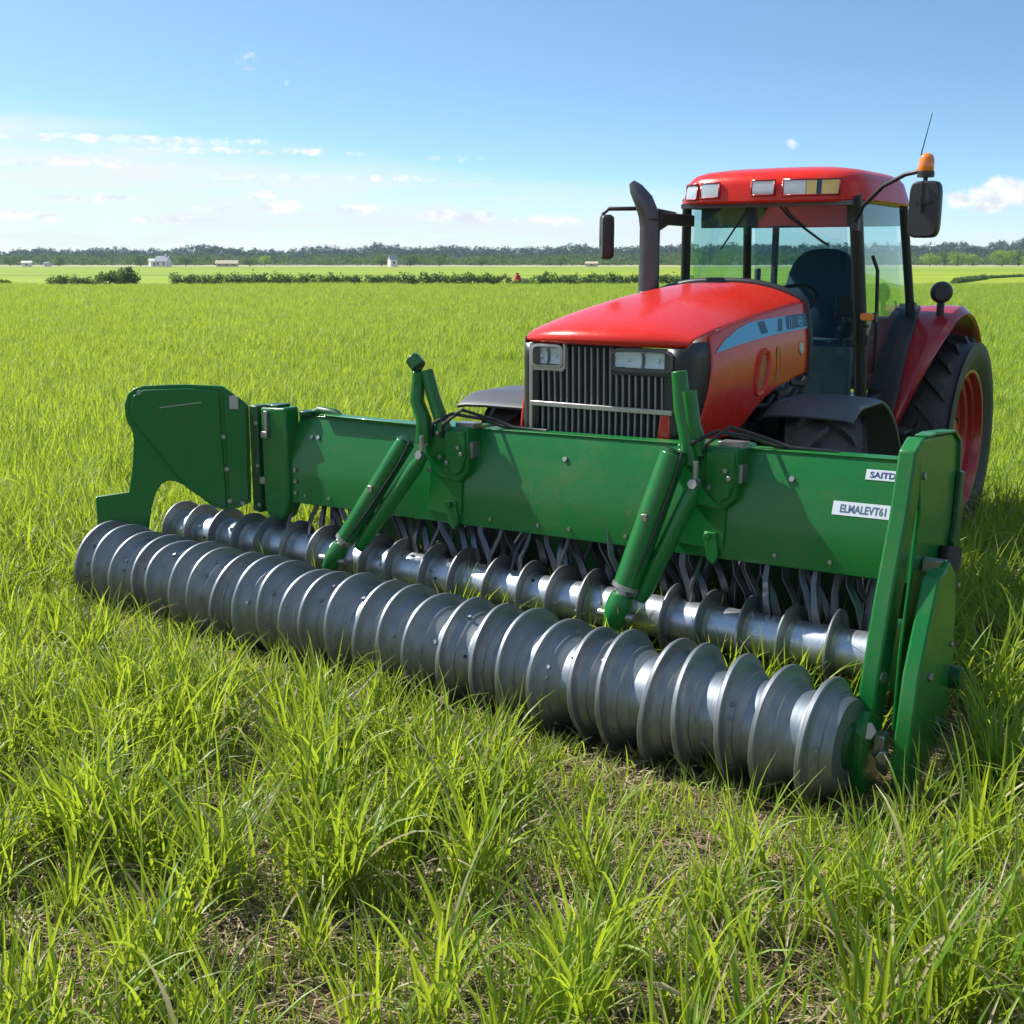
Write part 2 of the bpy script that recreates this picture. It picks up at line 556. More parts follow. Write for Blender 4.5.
        if bevel:
            md = o.modifiers.new('bevel', 'BEVEL')
            md.width = bevel
            md.segments = segs
            md.limit_method = 'ANGLE'
            md.angle_limit = R(32)
            md.harden_normals = False
        return o


def empty(name, loc, rz=0.0):
    o = bpy.data.objects.new(name, None)
    COL.objects.link(o)
    o.location = loc
    o.rotation_euler = (0, 0, rz)
    o.empty_display_size = .3
    return o


def tag(o, label=None, cat=None, group=None, kind=None):
    for k, v in (('label', label), ('category', cat), ('group', group), ('kind', kind)):
        if v:
            o[k] = v
    return o


def lerp(a, b, t):
    return a + (b - a) * t


def interp(x, pts):
    """piecewise smooth interpolation of ((x, y...), ...)"""
    if x <= pts[0][0]:
        return pts[0][1]
    for (x0, y0), (x1, y1) in zip(pts, pts[1:]):
        if x <= x1:
            return lerp(y0, y1, (x - x0) / (x1 - x0))
    return pts[-1][1]


def lin(a, b, n):
    return [a + (b - a) * i / (n - 1) for i in range(n)]


def text_mesh(mb, body, size, fn):
    """lettering as real thin geometry: fn maps flat text coordinates (x, y, depth) into place"""
    cu = bpy.data.curves.new('lettering', 'FONT')
    cu.body = body
    cu.size = size
    cu.extrude = 0.0006
    cu.offset = size * .016
    cu.resolution_u = 3
    ob = bpy.data.objects.new('lettering', cu)
    COL.objects.link(ob)
    dg = bpy.context.evaluated_depsgraph_get()
    me = bpy.data.meshes.new_from_object(ob.evaluated_get(dg))
    mb.add([fn(*v.co) for v in me.vertices], [tuple(p.vertices) for p in me.polygons])
    w = max(v.co.x for v in me.vertices) if len(me.vertices) else 0
    bpy.data.objects.remove(ob)
    bpy.data.meshes.remove(me)
    bpy.data.curves.remove(cu)
    return w

plain('lens grey', (0.50, 0.56, 0.58), .12, .3, 60, .15, .05, .8)

# ------------------------------------------------------------------ ground, far fields, hills
m = MB()
m.grid(lambda x, y: (x, y, 0), lin(-1200, 1200, 13), lin(-250, 1000, 13))
tag(m.build('ground', 'field soil'), kind='structure')
m = MB()
m.grid(lambda x, y: (x, y + .02 * x, .03), lin(-400, 400, 9), lin(94, 300, 9))
tag(m.build('far_field', 'far crop'), kind='structure')
m = MB()
m.grid(lambda x, y: (x, y, .06), lin(-400, 400, 5), lin(266, 330, 5))
tag(m.build('stubble_field', 'stubble'), kind='structure')


RIDGE = [(-500, 249), (0, 250), (25, 249), (60, 247.5), (90, 248.5), (112, 245.5), (150, 249), (185, 247), (215, 244.5), (260, 248.5), (290, 249), (326, 245), (352, 248), (385, 242.5), (415, 246), (450, 245), (490, 247), (540, 246.5), (575, 243.5),
         (610, 245.5), (640, 243.5), (690, 244), (800, 243), (915, 244), (938, 241.5), (955, 241.5), (968, 245), (985, 242), (1010, 237.5), (1040, 237), (1200, 240), (1600, 246)]


def ridge_z(u, d):
    return CAM_H + (256 - interp(u, RIDGE)) * d / 1200 * 1.0


m = MB()
us = lin(-500, 1500, 81)


def hill(u, k):
    d = lerp(330, 900, k)
    z = lerp(0.0, max(.5, ridge_z(u, 640) - 4.0), min(1, k * 1.8)) if k < .6 else max(.5, ridge_z(u, 640) - 4.0) * lerp(1, .6, (k - .6) / .4)
    return ((u - 512) / 1200 * d, d, z - .05)


m.grid(hill, us, lin(0, 1, 14))
tag(m.build('hills', 'hill ground', angle=180), kind='structure')


def leaf_mesh(name, pts, size, tints, m, parent=None, seed=1, aspect=1.0, flat=0.0):
    """many small leaf-sized quads, one per point"""
    rg = np.random.default_rng(seed)
    n = len(pts)
    a = rg.normal(size=(n, 3))
    a[:, 2] *= (1 - flat)
    a /= np.linalg.norm(a, axis=1)[:, None]
    b = rg.normal(size=(n, 3))
    b -= (b * a).sum(1)[:, None] * a
    b /= np.linalg.norm(b, axis=1)[:, None]
    s = (np.asarray(size) * rg.uniform(.6, 1.3, n))[:, None]
    V = np.empty((n, 4, 3))
    V[:, 0] = pts - a * s * aspect
    V[:, 1] = pts + b * s * .6
    V[:, 2] = pts + a * s * aspect
    V[:, 3] = pts - b * s * .6
    me = bpy.data.meshes.new(name)
    me.vertices.add(n * 4)
    me.vertices.foreach_set('co', V.reshape(-1))
    me.loops.add(n * 4)
    me.loops.foreach_set('vertex_index', np.arange(n * 4, dtype=np.int32))
    me.polygons.add(n)
    me.polygons.foreach_set('loop_start', np.arange(0, n * 4, 4, dtype=np.int32))
    me.update(calc_edges=True)
    at = me.attributes.new('tint', 'FLOAT', 'POINT')
    at.data.foreach_set('value', np.repeat(np.asarray(tints, dtype=np.float32), 4))
    me.materials.append(MATS[m])
    o = bpy.data.objects.new(name, me)
    COL.objects.link(o)
    if parent is not None:
        o.parent = parent
    return o


def crown_points(rg, c, r, n, clumps, hollow=.55):
    """leaf positions gathered in clumps inside an ellipsoid, with gaps between the clumps"""
    cc = rg.normal(size=(clumps, 3))
    cc /= np.linalg.norm(cc, axis=1)[:, None]
    cc *= (rg.uniform(hollow, 1, clumps) ** .6)[:, None]
    ct = rg.uniform(0, 1, clumps)
    idx = rg.integers(0, clumps, n)
    p = cc[idx] * .80 + rg.normal(size=(n, 3)) * .17
    return np.asarray(c) + p * np.asarray(r), np.clip(ct[idx] * .7 + rg.uniform(0, .3, n), 0, 1)


# woods on the hills: a mass of crowns nobody could count
rg = np.random.default_rng(5)
def wood(name, dists, leaf, label, lift, seed, dens=1.0, gap=0.0):
    rg = np.random.default_rng(seed)
    P, T, S = [], [], []
    d0, d1 = dists[0], dists[-1]
    for d in dists:
        u = -420.0
        while u < 1480:
            r = rg.uniform(1.5, 3.4) * (d / 450) ** .5
            k = (d - d0) / (d1 - d0)
            yy = lerp(lift[0], lift[1], k ** .8)
            top_y = interp(u, RIDGE) * (1 - yy) + 258 * yy
            zt_ = CAM_H + (256 - top_y) * d / 1200 + rg.uniform(-.8, .6) * d / 500
            n = int(220 * dens)
            h = r * rg.uniform(.75, 1.15)
            p, t = crown_points(rg, ((u - 512) / 1200 * d, d + rg.uniform(-8, 8), zt_ - h), (r * 1.25, r, h), n, 7, .4)
            P.append(p)
            T.append(np.clip(t * .25 + rg.uniform(.0, .75), 0, 1))
            S.append(np.full(n, .115 * r))
            u += r * rg.uniform(.8, 1.5) * 1200 / d
            if rg.random() < gap:
                u += rg.uniform(4, 16)
    tag(leaf_mesh(name, np.concatenate(P), np.concatenate(S), np.concatenate(T), leaf, seed=seed), label, 'woods', kind='stuff')


wood('woods', np.linspace(318, 400, 6), 'wood leaf', 'mixed green woods at the foot of the low hills', (1.0, .55), 5, 1.0, .06)
wood('hazed_woods', np.linspace(450, 640, 8), 'hazed leaf', 'woods covering the low hills along the horizon, haze blue put into their colour', (.55, .0), 6)


def at_px(u, v_base, z=0.0):
    """ground point under a pixel column and row"""
    ry = Vector((0, math.cos(PITCH), -math.sin(PITCH))) + Vector((1, 0, 0)) * ((u - 512) / 1200) + Vector((0, math.sin(PITCH), math.cos(PITCH))) * ((512 - v_base) / 1200)
    t = (z - CAM_H) / ry.z
    return Vector((0, 0, CAM_H)) + ry * t


TREE_SEED = [40]


def tree(u, d, hpx, wpx, label, leafmat, group=None):
    """tree with trunk, limbs and a clumped crown; hpx and wpx are its size in picture rows at distance d"""
    TREE_SEED[0] += 1
    rg = np.random.default_rng(TREE_SEED[0])
    x = (u - 512) / 1200 * d
    H, Wd = hpx * d / 1200, wpx * d / 1200
    e = empty('tree', (x, d, 0))
    tag(e, label, 'tree', group)
    m = MB()
    m.tube([(0, 0, -.1), (.03 * H, 0, .25 * H), (0, .02 * H, .6 * H), (.02 * H, 0, .85 * H)], [.045 * H, .035 * H, .022 * H, .008 * H], 8)
    for k in range(5):
        a = rg.uniform(0, 2 * PI)
        z0 = rg.uniform(.25, .55) * H
        m.tube([(0, 0, z0), (math.cos(a) * Wd * .18, math.sin(a) * Wd * .18, z0 + .15 * H), (math.cos(a) * Wd * .34, math.sin(a) * Wd * .34, z0 + .26 * H)], [.02 * H, .014 * H, .005 * H], 6)
    m.build('trunk', 'bark', e)
    p, t = crown_points(rg, (0, 0, .56 * H), (Wd * .52, Wd * .45, .47 * H), 1500, 34, .45)
    leaf_mesh('crown', p, .034 * (H + Wd) / 2, t, leafmat, e, seed=TREE_SEED[0])
    return e


PALE = 'pale green rounded tree in the row before the right hand hill'
for (u, h, w) in ((921, 13, 20), (948, 14, 22), (963, 12, 18), (1016, 12, 16), (1032, 14, 20)):
    tree(u, 288 + (u % 7), h, w, PALE, 'pale tree leaf', 'pale trees before the right hand hill')
tree(992, 286, 16.5, 30, 'broad bright green tree, tallest of the row before the right hand hill', 'pale tree leaf')
tree(935, 296, 15, 16, 'dark green tree between the pale trees nearest the tractor mirror', 'tree leaf')
tree(1008, 296, 16, 17, 'dark green tree just right of the broad bright green tree', 'tree leaf')
tree(68, 285, 10, 12, 'dark round tree just right of the small white sheds', 'tree leaf')
tree(148, 286, 12, 18, 'dark green tree just left of the white house with slate roof', 'tree leaf')
tree(192, 288, 11, 15, 'dark green tree between the white house and the tan barn', 'tree leaf')
tree(255, 284, 9, 15, 'low dark tree just right of the tan barn', 'tree leaf')
tree(270, 290, 11, 13, 'pale green tree right of the tan barn', 'pale tree leaf')
tree(384, 284, 11, 15, 'dark round tree just left of the small white hut', 'tree leaf')
tree(412, 285, 12, 22, 'broad dark tree just right of the small white hut', 'tree leaf')
tree(441, 288, 11, 15, 'dark green tree standing alone right of the broad dark tree by the hut', 'tree leaf')
tree(482, 290, 10, 20, 'mid green tree above the middle of the long hedge', 'tree leaf')
tree(560, 288, 10, 16, 'dark tree on the treeline just left of the tractor mirror', 'tree leaf')
tree(20, 288, 9, 18, 'low mid green tree at the left end of the treeline', 'tree leaf')

# far houses
def house(u, d, w, h, dep, wall, roofm, label, rz=0.0, roof_h=.45, chim=False, name='house'):
    x = (u - 512) / 1200 * d
    e = empty(name, (x, d, 0), rz)
    tag(e, label, 'house' if name == 'house' else name)
    m = MB()
    m.prism([(-w / 2, -dep / 2, -.1), (w / 2, -dep / 2, -.1), (w / 2, -dep / 2, h), (0, -dep / 2, h + h * roof_h), (-w / 2, -dep / 2, h)] if False else [(-w / 2, -dep / 2, -.1), (-w / 2, dep / 2, -.1), (-w / 2, dep / 2, h), (-w / 2, 0, h * (1 + roof_h)), (-w / 2, -dep / 2, h)], (w, 0, 0))
    m.build('wall', wall, e)
    m = MB()
    o = .12 * dep
    for s in (-1, 1):
        m.prism([(-w / 2 - o, s * (dep / 2 + o), h - roof_h * h * 2 * o / dep + .02), (-w / 2 - o, 0, h * (1 + roof_h) + .02), (-w / 2 - o, 0, h * (1 + roof_h) + .14), (-w / 2 - o, s * (dep / 2 + o), h - roof_h * h * 2 * o / dep + .14)], (w + 2 * o, 0, 0))
    r = m.build('roof', roofm, e)
    if chim:
        m = MB()
        m.box((w * .25, 0, h * (1.1 + roof_h)), (.35, .35, .8))
        m.build('chimney', wall, r)
    nwin = max(1, int(w / 1.4))
    for k in range(nwin):
        m = MB()
        xx = -w / 2 + w * (k + .5) / nwin
        m.box((xx, -dep / 2 - .01, h * .55), (.45, .04, h * .36))
        m.build('window' if k or nwin == 1 else 'door', 'window dark', e)
    return e


house(37, 278, 1.9, .9, 1.8, 'house white', 'house white', 'small white shed at the foot of the left hand woods', .2, .3, name='shed')
house(57, 279, 1.2, .7, 1.2, 'house white', 'roof slate', 'tiny pale shed with grey roof right of the small white shed', -.2, .3, name='shed')
house(161, 277, 1.7, 1.25, 1.8, 'house white', 'house white', 'low white outbuilding joined to the left of the slate roofed house', .5, .35, name='outbuilding')
house(170.5, 277, 2.9, 1.3, 2.2, 'house white', 'roof slate', 'white house with blue grey slate roof before the left hand woods', -.25, .75, True)
house(233, 278, 4.6, .75, 2.2, 'house tan', 'roof tile', 'long low tan barn with sandy roof before the woods', .1, .75, name='barn')
house(395, 277, 1.7, 1.7, 1.7, 'house white', 'roof slate', 'small white hut between two dark trees', .5, .45, name='hut')
house(590, 279, 2.6, .7, 1.6, 'house tan', 'house tan', 'low cream shed just right of the tractor mirror', -.1, .5, name='shed')

# hedges and bushes at the edge of the near field
def hedge(u0, u1, v, hpx, label, seed, dens=1.0, wob=.25, name='hedge', cat='hedge', v1=None):
    a, b = at_px(u0, v), at_px(u1, v if v1 is None else v1)
    L = (b - a).length
    d = (b - a).normalized()
    H = hpx * a.y / 1200
    rg = np.random.default_rng(seed)
    e = empty(name, a)
    tag(e, label, cat)
    nb = max(3, int(L / (H * .38)))
    P, T = [], []
    for i in range(nb):
        s = L * (i + rg.uniform(.1, .9)) / nb
        hh = H * rg.uniform(1 - wob, 1.08) * .5
        c = d * s
        n = int(230 * dens)
        p, t = crown_points(rg, (c.x, c.y + rg.uniform(-.3, .3), hh * .95), (H * .62, H * .6, hh * 1.1), n, 18, .25)
        P.append(p)
        T.append(np.clip(t * .7 + rg.uniform(0, .3), 0, 1))
    P = np.concatenate(P)
    P[:, 2] = np.maximum(P[:, 2], .02)
    leaf_mesh('foliage', P, .062 * H + .02, np.concatenate(T), 'hedge leaf', e, seed)
    return e


hedge(171, 508, 286.5, 14, 'long dark hedge between the two fields, left of the small red machine', 21)
hedge(534, 690, 286.5, 13.5, 'dark hedge running from the small red machine behind the exhaust stack', 22)
hedge(50, 97, 286.5, 11, 'short low hedge left of the round dark bush', 23)
hedge(-60, 11, 287, 8, 'very low strip of hedge at the left edge of the field', 24)
hedge(106, 136, 287, 19, 'round dark bush standing alone at the field edge', 25, 2.2, .25, 'bush', 'bush')
hedge(510, 533, 287.5, 10, 'pale weedy bush around the small red machine', 26, .8, .4, 'bush', 'bush')
hedge(953, 985, 284, 6, 'thin dark hedge along the ditch right of the fender lamp', 27, 1.0, .5, 'hedge', 'hedge', 279.5)
hedge(985, 1040, 279, 3.4, 'far end of the thin ditch hedge at the right edge', 28, 1.0, .5, 'hedge', 'hedge', 276)

# the small red machine left beside the hedge
p = at_px(520, 286)
e = empty('farm_machine', p, R(15))
tag(e, 'small red and cream machine parked in the gap of the hedge', 'machine')
m = MB()
m.prism([(-.45, -.25, .25), (.0, -.25, .25), (.0, -.25, .75), (-.15, -.25, .95), (-.38, -.25, .9), (-.45, -.25, .6)], (0, .5, 0))
m.build('body', 'red paint', e, bevel=.03)
m = MB()
m.prism([(.0, -.22, .28), (.62, -.22, .28), (.66, -.22, .5), (.5, -.22, .62), (.0, -.22, .66)], (0, .44, 0))
m.build('hood', 'cream paint', e, bevel=.04)
for x in (-.25, .45):
    for y in (-.3, .3):
        m = MB()
        m.lathe([(-.06, .02), (-.06, .2), (-.04, .23), (.04, .23), (.06, .2), (.06, .02)], (x, y, .22), 16, 'y')
        m.build('wheel', 'rubber', e)
m = MB()
m.lathe([(-.05, .02), (-.05, .12), (.05, .12), (.05, .02)], (-.22, 0, 1.0), 12, 'z')
m.build('seat', 'black plastic', e)

# summer haze over the whole place: the far woods fade to blue
hb = MB()
hb.box((0, 378, 14), (2500, 1300, 34))
hz = hb.build('haze', 'bark')
m_, t_, o_ = mat('haze air')
pv = t_.node('ShaderNodeVolumePrincipled')
pv.inputs['Color'].default_value = (.62, .76, .92, 1)
pv.inputs['Density'].default_value = .00028
pv.inputs['Anisotropy'].default_value = .2
t_.put(o_.inputs['Volume'], pv.outputs[0])
hz.data.materials.clear()
hz.data.materials.append(m_)
tag(hz, 'thin blue summer haze in front of the distant woods', 'haze', kind='stuff')

# ------------------------------------------------------------------ the tractor (x: its left side, y: rearwards, z: up; origin under the grille)
tr = empty('tractor', (0.52, 7.07, 0), R(-33))
tag(tr, 'red tractor with glazed cab, black exhaust stack and orange beacon behind the green roller', 'tractor')

HOOD = [(-0.02, 1.885, 1.880, .530), (-.075, 1.895, 1.885, .540), (-.085, 1.925, 1.905, .548), (-.065, 1.965, 1.930, .555), (-.01, 2.000, 1.948, .562),
        (.12, 2.040, 1.966, .570), (.4, 2.100, 1.998, .580), (.8, 2.158, 2.035, .588), (1.25, 2.200, 2.070, .594), (1.6, 2.222, 2.094, .598), (1.74, 2.226, 2.100, .598)]


def hood_row(i):
    y, zc, zs, hw = HOOD[i]
    row = []
    for s in lin(-1, 1, 33):
        k = abs(s)
        z = zs + (zc - zs) * (1 - k ** 2.6)
        yy = y + max(0, .13 * (1 - max(0, y) / .5)) * (k ** 2.5) if y < .5 else y
        row.append((s * hw, yy, z))
    return row


m = MB()
rows = [hood_row(i) for i in range(len(HOOD))]
n = len(rows[0])
m.add([p for r in rows for p in r], [(i * n + j, i * n + j + 1, (i + 1) * n + j + 1, (i + 1) * n + j) for i in range(len(rows) - 1) for j in range(n - 1)])
hood = m.build('hood', 'red paint', tr, 50, thick=.012)
md = hood.modifiers.new('smooth', 'SUBSURF')
md.levels = md.render_levels = 2


def hood_edge(y):
    return interp(y, [(h[0], h[2]) for h in HOOD[2:]]), interp(y, [(h[0], h[3]) for h in HOOD[2:]])


ZB = [(0.0, 1.36), (.25, 1.335), (.62, 1.33), (.72, 1.36), (.86, 1.44), (1.02, 1.52), (1.25, 1.575), (1.5, 1.605), (1.74, 1.625)]


def side_x(y, z):
    zs, hw = hood_edge(y)
    k = (zs - z) / .7
    return hw + .055 * math.sin(min(1, max(0, k)) * PI * .9) - .02 * max(0, k)


def front_bound(z):
    return interp(z, [(1.33, .03), (1.45, .08), (1.6, .15), (1.75, .21), (1.87, .235), (2.0, .21)])


for s in (-1, 1):
    m = MB()

    def fn(a, b):
        zlo0 = interp(a, ZB)
        zs, hw = hood_edge(a)
        z = lerp(zs - .004, zlo0, b)
        y = a
        if a < .5:
            y = lerp(front_bound(z), .5, a / .5)
        return (s * side_x(y, z), y, z)
    m.grid(fn, lin(0, 1.74, 36), [0, .03, .08, .18, .3, .42, .54, .66, .78, .9, .96, 1])
    sp = m.build('side_panel', 'red paint', tr, 40, thick=.014, bevel=.004)
    # pressed hollow, slot and badge of the panel
    m = MB()

    def oval(cy, cz, ry, rz, off, p=2.6, tilt=0.0):
        out = []
        for k in range(40):
            th = 2 * PI * k / 40
            c, d = math.cos(th), math.sin(th)
            yy = ry * math.copysign(abs(c) ** (2 / p), c)
            zz = rz * math.copysign(abs(d) ** (2 / p), d)
            yy += zz * tilt
            y, z = cy + yy, cz + zz
            out.append((s * (side_x(y, z) + off), y, z))
        return out
    a = oval(.94, 1.69, .105, .150, .001, tilt=.25)
    b = oval(.94, 1.69, .095, .140, .016, tilt=.25)
    c = oval(.94, 1.69, .072, .118, .012, tilt=.25)
    d = oval(.94, 1.69, .062, .108, -.004, tilt=.25)
    m.add(a + b + c + d, [(i + 40 * q, (i + 1) % 40 + 40 * q, (i + 1) % 40 + 40 * (q + 1), i + 40 * (q + 1)) for q in range(3) for i in range(40)])
    m.build('vent_rim', 'red paint', sp, 50)
    m = MB()
    d = oval(.94, 1.69, .064, .110, .003, tilt=.25)
    m.add(d, [tuple(range(40))])
    m.build('vent', 'fender red', sp)
    m = MB()
    m.add(oval(1.20, 1.73, .030, .105, .003, 6), [tuple(range(40))])
    m.build('vent', 'fender red', sp)
    m = MB()
    d = oval(1.60, 1.80, .030, .038, .008, 2)
    m.add(d, [tuple(range(40))])
    for k in (0,):
        dd = oval(1.60, 1.80, .036, .045, .002, 2)
        m.add(dd + d, [(i, (i + 1) % 40, 40 + (i + 1) % 40, 40 + i) for i in range(40)])
    m.build('badge', 'grille trim', sp)
    # tapering pale blue stripe
    up = [(.285, 1.855), (.40, 1.915), (.60, 1.972), (.80, 2.004), (1.0, 2.012), (1.25, 2.018), (1.5, 2.022), (1.735, 2.024)]
    lo = [(.285, 1.850), (.40, 1.862), (.60, 1.880), (.80, 1.893), (1.0, 1.905), (1.25, 1.915), (1.5, 1.922), (1.735, 1.926)]
    m = MB()
    ys = lin(.285, 1.735, 30)
    m.grid(lambda y, k: (s * (side_x(y, lerp(interp(y, lo), interp(y, up), k)) + .004), y, lerp(interp(y, lo), interp(y, up), k)), ys, lin(0, 1, 5))
    st = m.build('stripe', 'stripe blue', sp, 40)
    m = MB()

    def quad(y0, y1, k0, k1, sh=0.0, off=.0062):
        m.grid(lambda a, k: (s * (side_x(a, lerp(interp(a, lo), interp(a, up), k)) + off), a + sh * (k - .5), lerp(interp(a, lo), interp(a, up), k)), lin(y0, y1, 4), lin(k0, k1, 4))
    for args in ((1.36, 1.735, .14, 1.0), (.93, 1.03, .22, .92, -.06), (1.22, 1.29, .15, .9, .03)):
        m = MB()
        quad(*args)
        m.build('stripe_mark', 'mark blue', st)
    m = MB()
    m = MB()
    off = .0078
    cz = 1.978
    for k in range(24):
        th0, th1 = 2 * PI * k / 24, 2 * PI * (k + 1) / 24
        q = []
        for th, r in ((th0, .032), (th1, .032), (th1, .025), (th0, .025)):
            y, z = 1.60 + 1.5 * r * math.cos(th), cz + r * math.sin(th)
            q.append((s * (side_x(y, z) + off), y, z))
        m.add(q, [(0, 1, 2, 3)])
    m.build('stripe_ring', 'stripe blue', st)
    for args in ((1.575, 1.615, .45, .65, .02, off), (1.40, 1.412, .2, .9, .04, off), (1.44, 1.45, .25, .85, .04, off)):
        m = MB()
        quad(*args)
        m.build('stripe_mark', 'stripe blue', st)
    # black corner between grille and panel
    m = MB()
    plan = [(.418, -.012), (.505, -.006), (.538, .014), (.562, .06), (.570, .10)]

    def cfn(i, k):
        z = lerp(1.33, 1.885 if i < 3 else 1.92, k)
        x, y = plan[int(i)]
        if i == 4:
            y = front_bound(z) + .004
            x = side_x(y, z) - .004
        return (s * x, y + .02 * (1 - k) * 0, z)
    m.grid(cfn, range(5), lin(0, 1, 8))
    m.build('corner_trim', 'black plastic', tr, 60, thick=.01)

# black cowl round the rear edge of the bonnet
m = MB()
cw = [(-side_x(1.74, z), 1.762, z) for z in lin(1.60, 2.08, 9)] + [(s_ * .598, 1.762, 2.10 + .128 * (1 - abs(s_) ** 2.6)) for s_ in lin(-1, 1, 21)] + [(side_x(1.74, z), 1.762, z) for z in lin(2.08, 1.60, 9)]
m.tube(cw, .026, 8)
m.build('cowl_trim', 'black plastic', tr, 60)

# grille
gr = empty('grille', (0, 0, 0))
gr.parent = tr
m = MB()
m.box((0, .045, 1.60), (.96, .02, .56))
m.build('grille_mesh', 'grille mesh', gr)
random.seed(3)
xs = lin(-.44, .40, 21)
for i, x in enumerate(xs):
    m = MB()
    top = 1.875 if -.235 < x < .10 else 1.735
    zz = [1.33, 1.505] if True else None
    m.bar((x, .010, 1.33), (x, .010, 1.508), .013, .024, (0, 1, 0))
    m.bar((x + .006, .006, 1.538), (x + .002, .004, top), .013, .024, (0, 1, 0))
    m.build('grille_bar', 'grille bar', gr, bevel=.002, segs=1)
m = MB()
m.bar((-.475, -.006, 1.523), (.475, -.006, 1.523), .028, .03)
m.bar((-.475, -.006, 1.325), (.475, -.006, 1.325), .02, .03)
m.bar((-.472, -.004, 1.32), (-.472, -.004, 1.89), .022, .028, (0, 1, 0))
m.bar((-.24, -.004, 1.74), (-.24, -.004, 1.89), .02, .028, (0, 1, 0))
m.bar((-.46, -.006, 1.738), (-.245, -.006, 1.738), .018, .028)
m.build('grille_frame', 'grille trim', gr, bevel=.004)
m = MB()
m.bar((.085, -.004, 1.74), (.085, -.004, 1.89), .02, .028, (0, 1, 0))
m.bar((.08, -.006, 1.738), (.475, -.006, 1.738), .022, .028)
m.build('grille_frame', 'black plastic', gr, bevel=.004)
m = MB()
m.prism([(.375, -.012, 1.33), (.47, -.012, 1.33), (.462, -.012, 1.515), (.395, -.012, 1.515)], (0, .03, 0))
m.build('front_marker', 'red lens', tr, bevel=.012)


def headlamp(cx, w, zc, h, split):
    e = empty('headlight', (cx, 0, zc))
    e.parent = tr

    def rr(sx, sz, y, p=5.0, k=36):
        out = []
        for i in range(k):
            th = 2 * PI * i / k
            c, d = math.cos(th), math.sin(th)
            out.append((sx / 2 * math.copysign(abs(c) ** (2 / p), c), y, sz / 2 * math.copysign(abs(d) ** (2 / p), d)))
        return out
    m = MB()
    a, b, c, d = rr(w, h, -.004), rr(w, h, -.022), rr(w - .03, h - .03, -.024), rr(w - .045, h - .045, .02)
    k = 36
    m.add(a + b + c + d, [(i + k * q, (i + 1) % k + k * q, (i + 1) % k + k * (q + 1), i + k * (q + 1)) for q in range(3) for i in range(k)])
    m.build('housing', 'grille trim' if cx < 0 else 'grey plastic', e, 40)
    m = MB()
    m.add(rr(w - .035, h - .035, .022), [tuple(range(k))])
    for q in split:                                                      # two bowls
        hw_ = abs(split[1] - split[0]) * .46
        hh_ = h / 2 - .028
        m.grid(lambda x, z: (q + x, .020 - .030 * ((x / hw_) ** 2 + (z / hh_) ** 2) / 2, z), lin(-hw_, hw_, 11), lin(-hh_, hh_, 9))
        m.ball((q, .008, 0), .012, n=8, m=6)
    m.build('reflector', 'lamp bowl', e, 40)
    m = MB()
    m.box(((split[0] + split[1]) / 2 + .01, 0, 0), (.008, .03, h - .05))
    m.build('divider', 'grey plastic', e)
    m = MB()
    m.grid(lambda x, z: (x, -.016 - .012 * (1 - (2 * x / w) ** 2), z), lin(-w / 2 + .016, w / 2 - .016, 12), lin(-h / 2 + .016, h / 2 - .016, 5))
    m.build('lens', 'lamp glass', e, 60)


headlamp(-.360, .225, 1.812, .145, (-.052, .048))
headlamp(.275, .40, 1.812, .140, (-.095, .095))

# front axle, engine, chassis, weights
m = MB()
m.box((0, 1.05, .95), (.52, 1.9, .55))
m.box((0, 2.6, .80), (.6, 1.8, .5))
m.box((0, .62, 1.35), (.80, .9, .5))
m.box((0, 1.45, 1.50), (.72, .7, .5))
m.box((0, .25, 1.05), (.46, .35, .4))
m.build('chassis', 'engine black', tr, bevel=.02)
m = MB()
random.seed(5)
for k in range(16):
    y = random.uniform(.8, 1.9)
    z = random.uniform(1.05, 1.6)
    x = .44 + random.uniform(0, .10)
    l = random.uniform(.1, .4)
    if k % 2:
        m.tube([(x, y, z), (x + .02, y + .05, z + l * .5), (x - .05, y + .1, z + l)], .018 + .016 * random.random(), 8)
    else:
        m.tube([(x, y, z), (x + .03, y + l * .5, z - .02), (x, y + l, z + .03)], .016 + .014 * random.random(), 8)
m.box((.46, 1.2, 1.25), (.12, .22, .18))
m.box((.46, 1.62, 1.40), (.14, .18, .22))
m.lathe([(0, .02), (0, .09), (.02, .10), (.22, .10), (.24, .09), (.24, .02)], (.46, 1.42, 1.15), 20, 'z')
m.lathe([(-.03, .02), (-.03, .11), (.03, .11), (.03, .02)], (.47, .95, 1.30), 24, 'x')
m.build('engine', 'engine black', tr, bevel=.006)
m = MB()
m.tube([(-.72, 1.35, .68), (.72, 1.35, .68)], .10, 16)
m.tube([(-.5, 4.25, .86), (.5, 4.25, .86)], .17, 16)
m.box((0, 1.35, .68), (.35, .35, .34))
m.build('axle', 'engine black', tr, bevel=.01)
m = MB()
for k in range(7):
    m.box((-.24 + .08 * k, .17, 1.02), (.07, .26, .36))
m.build('front_weights', 'engine black', tr, bevel=.015)


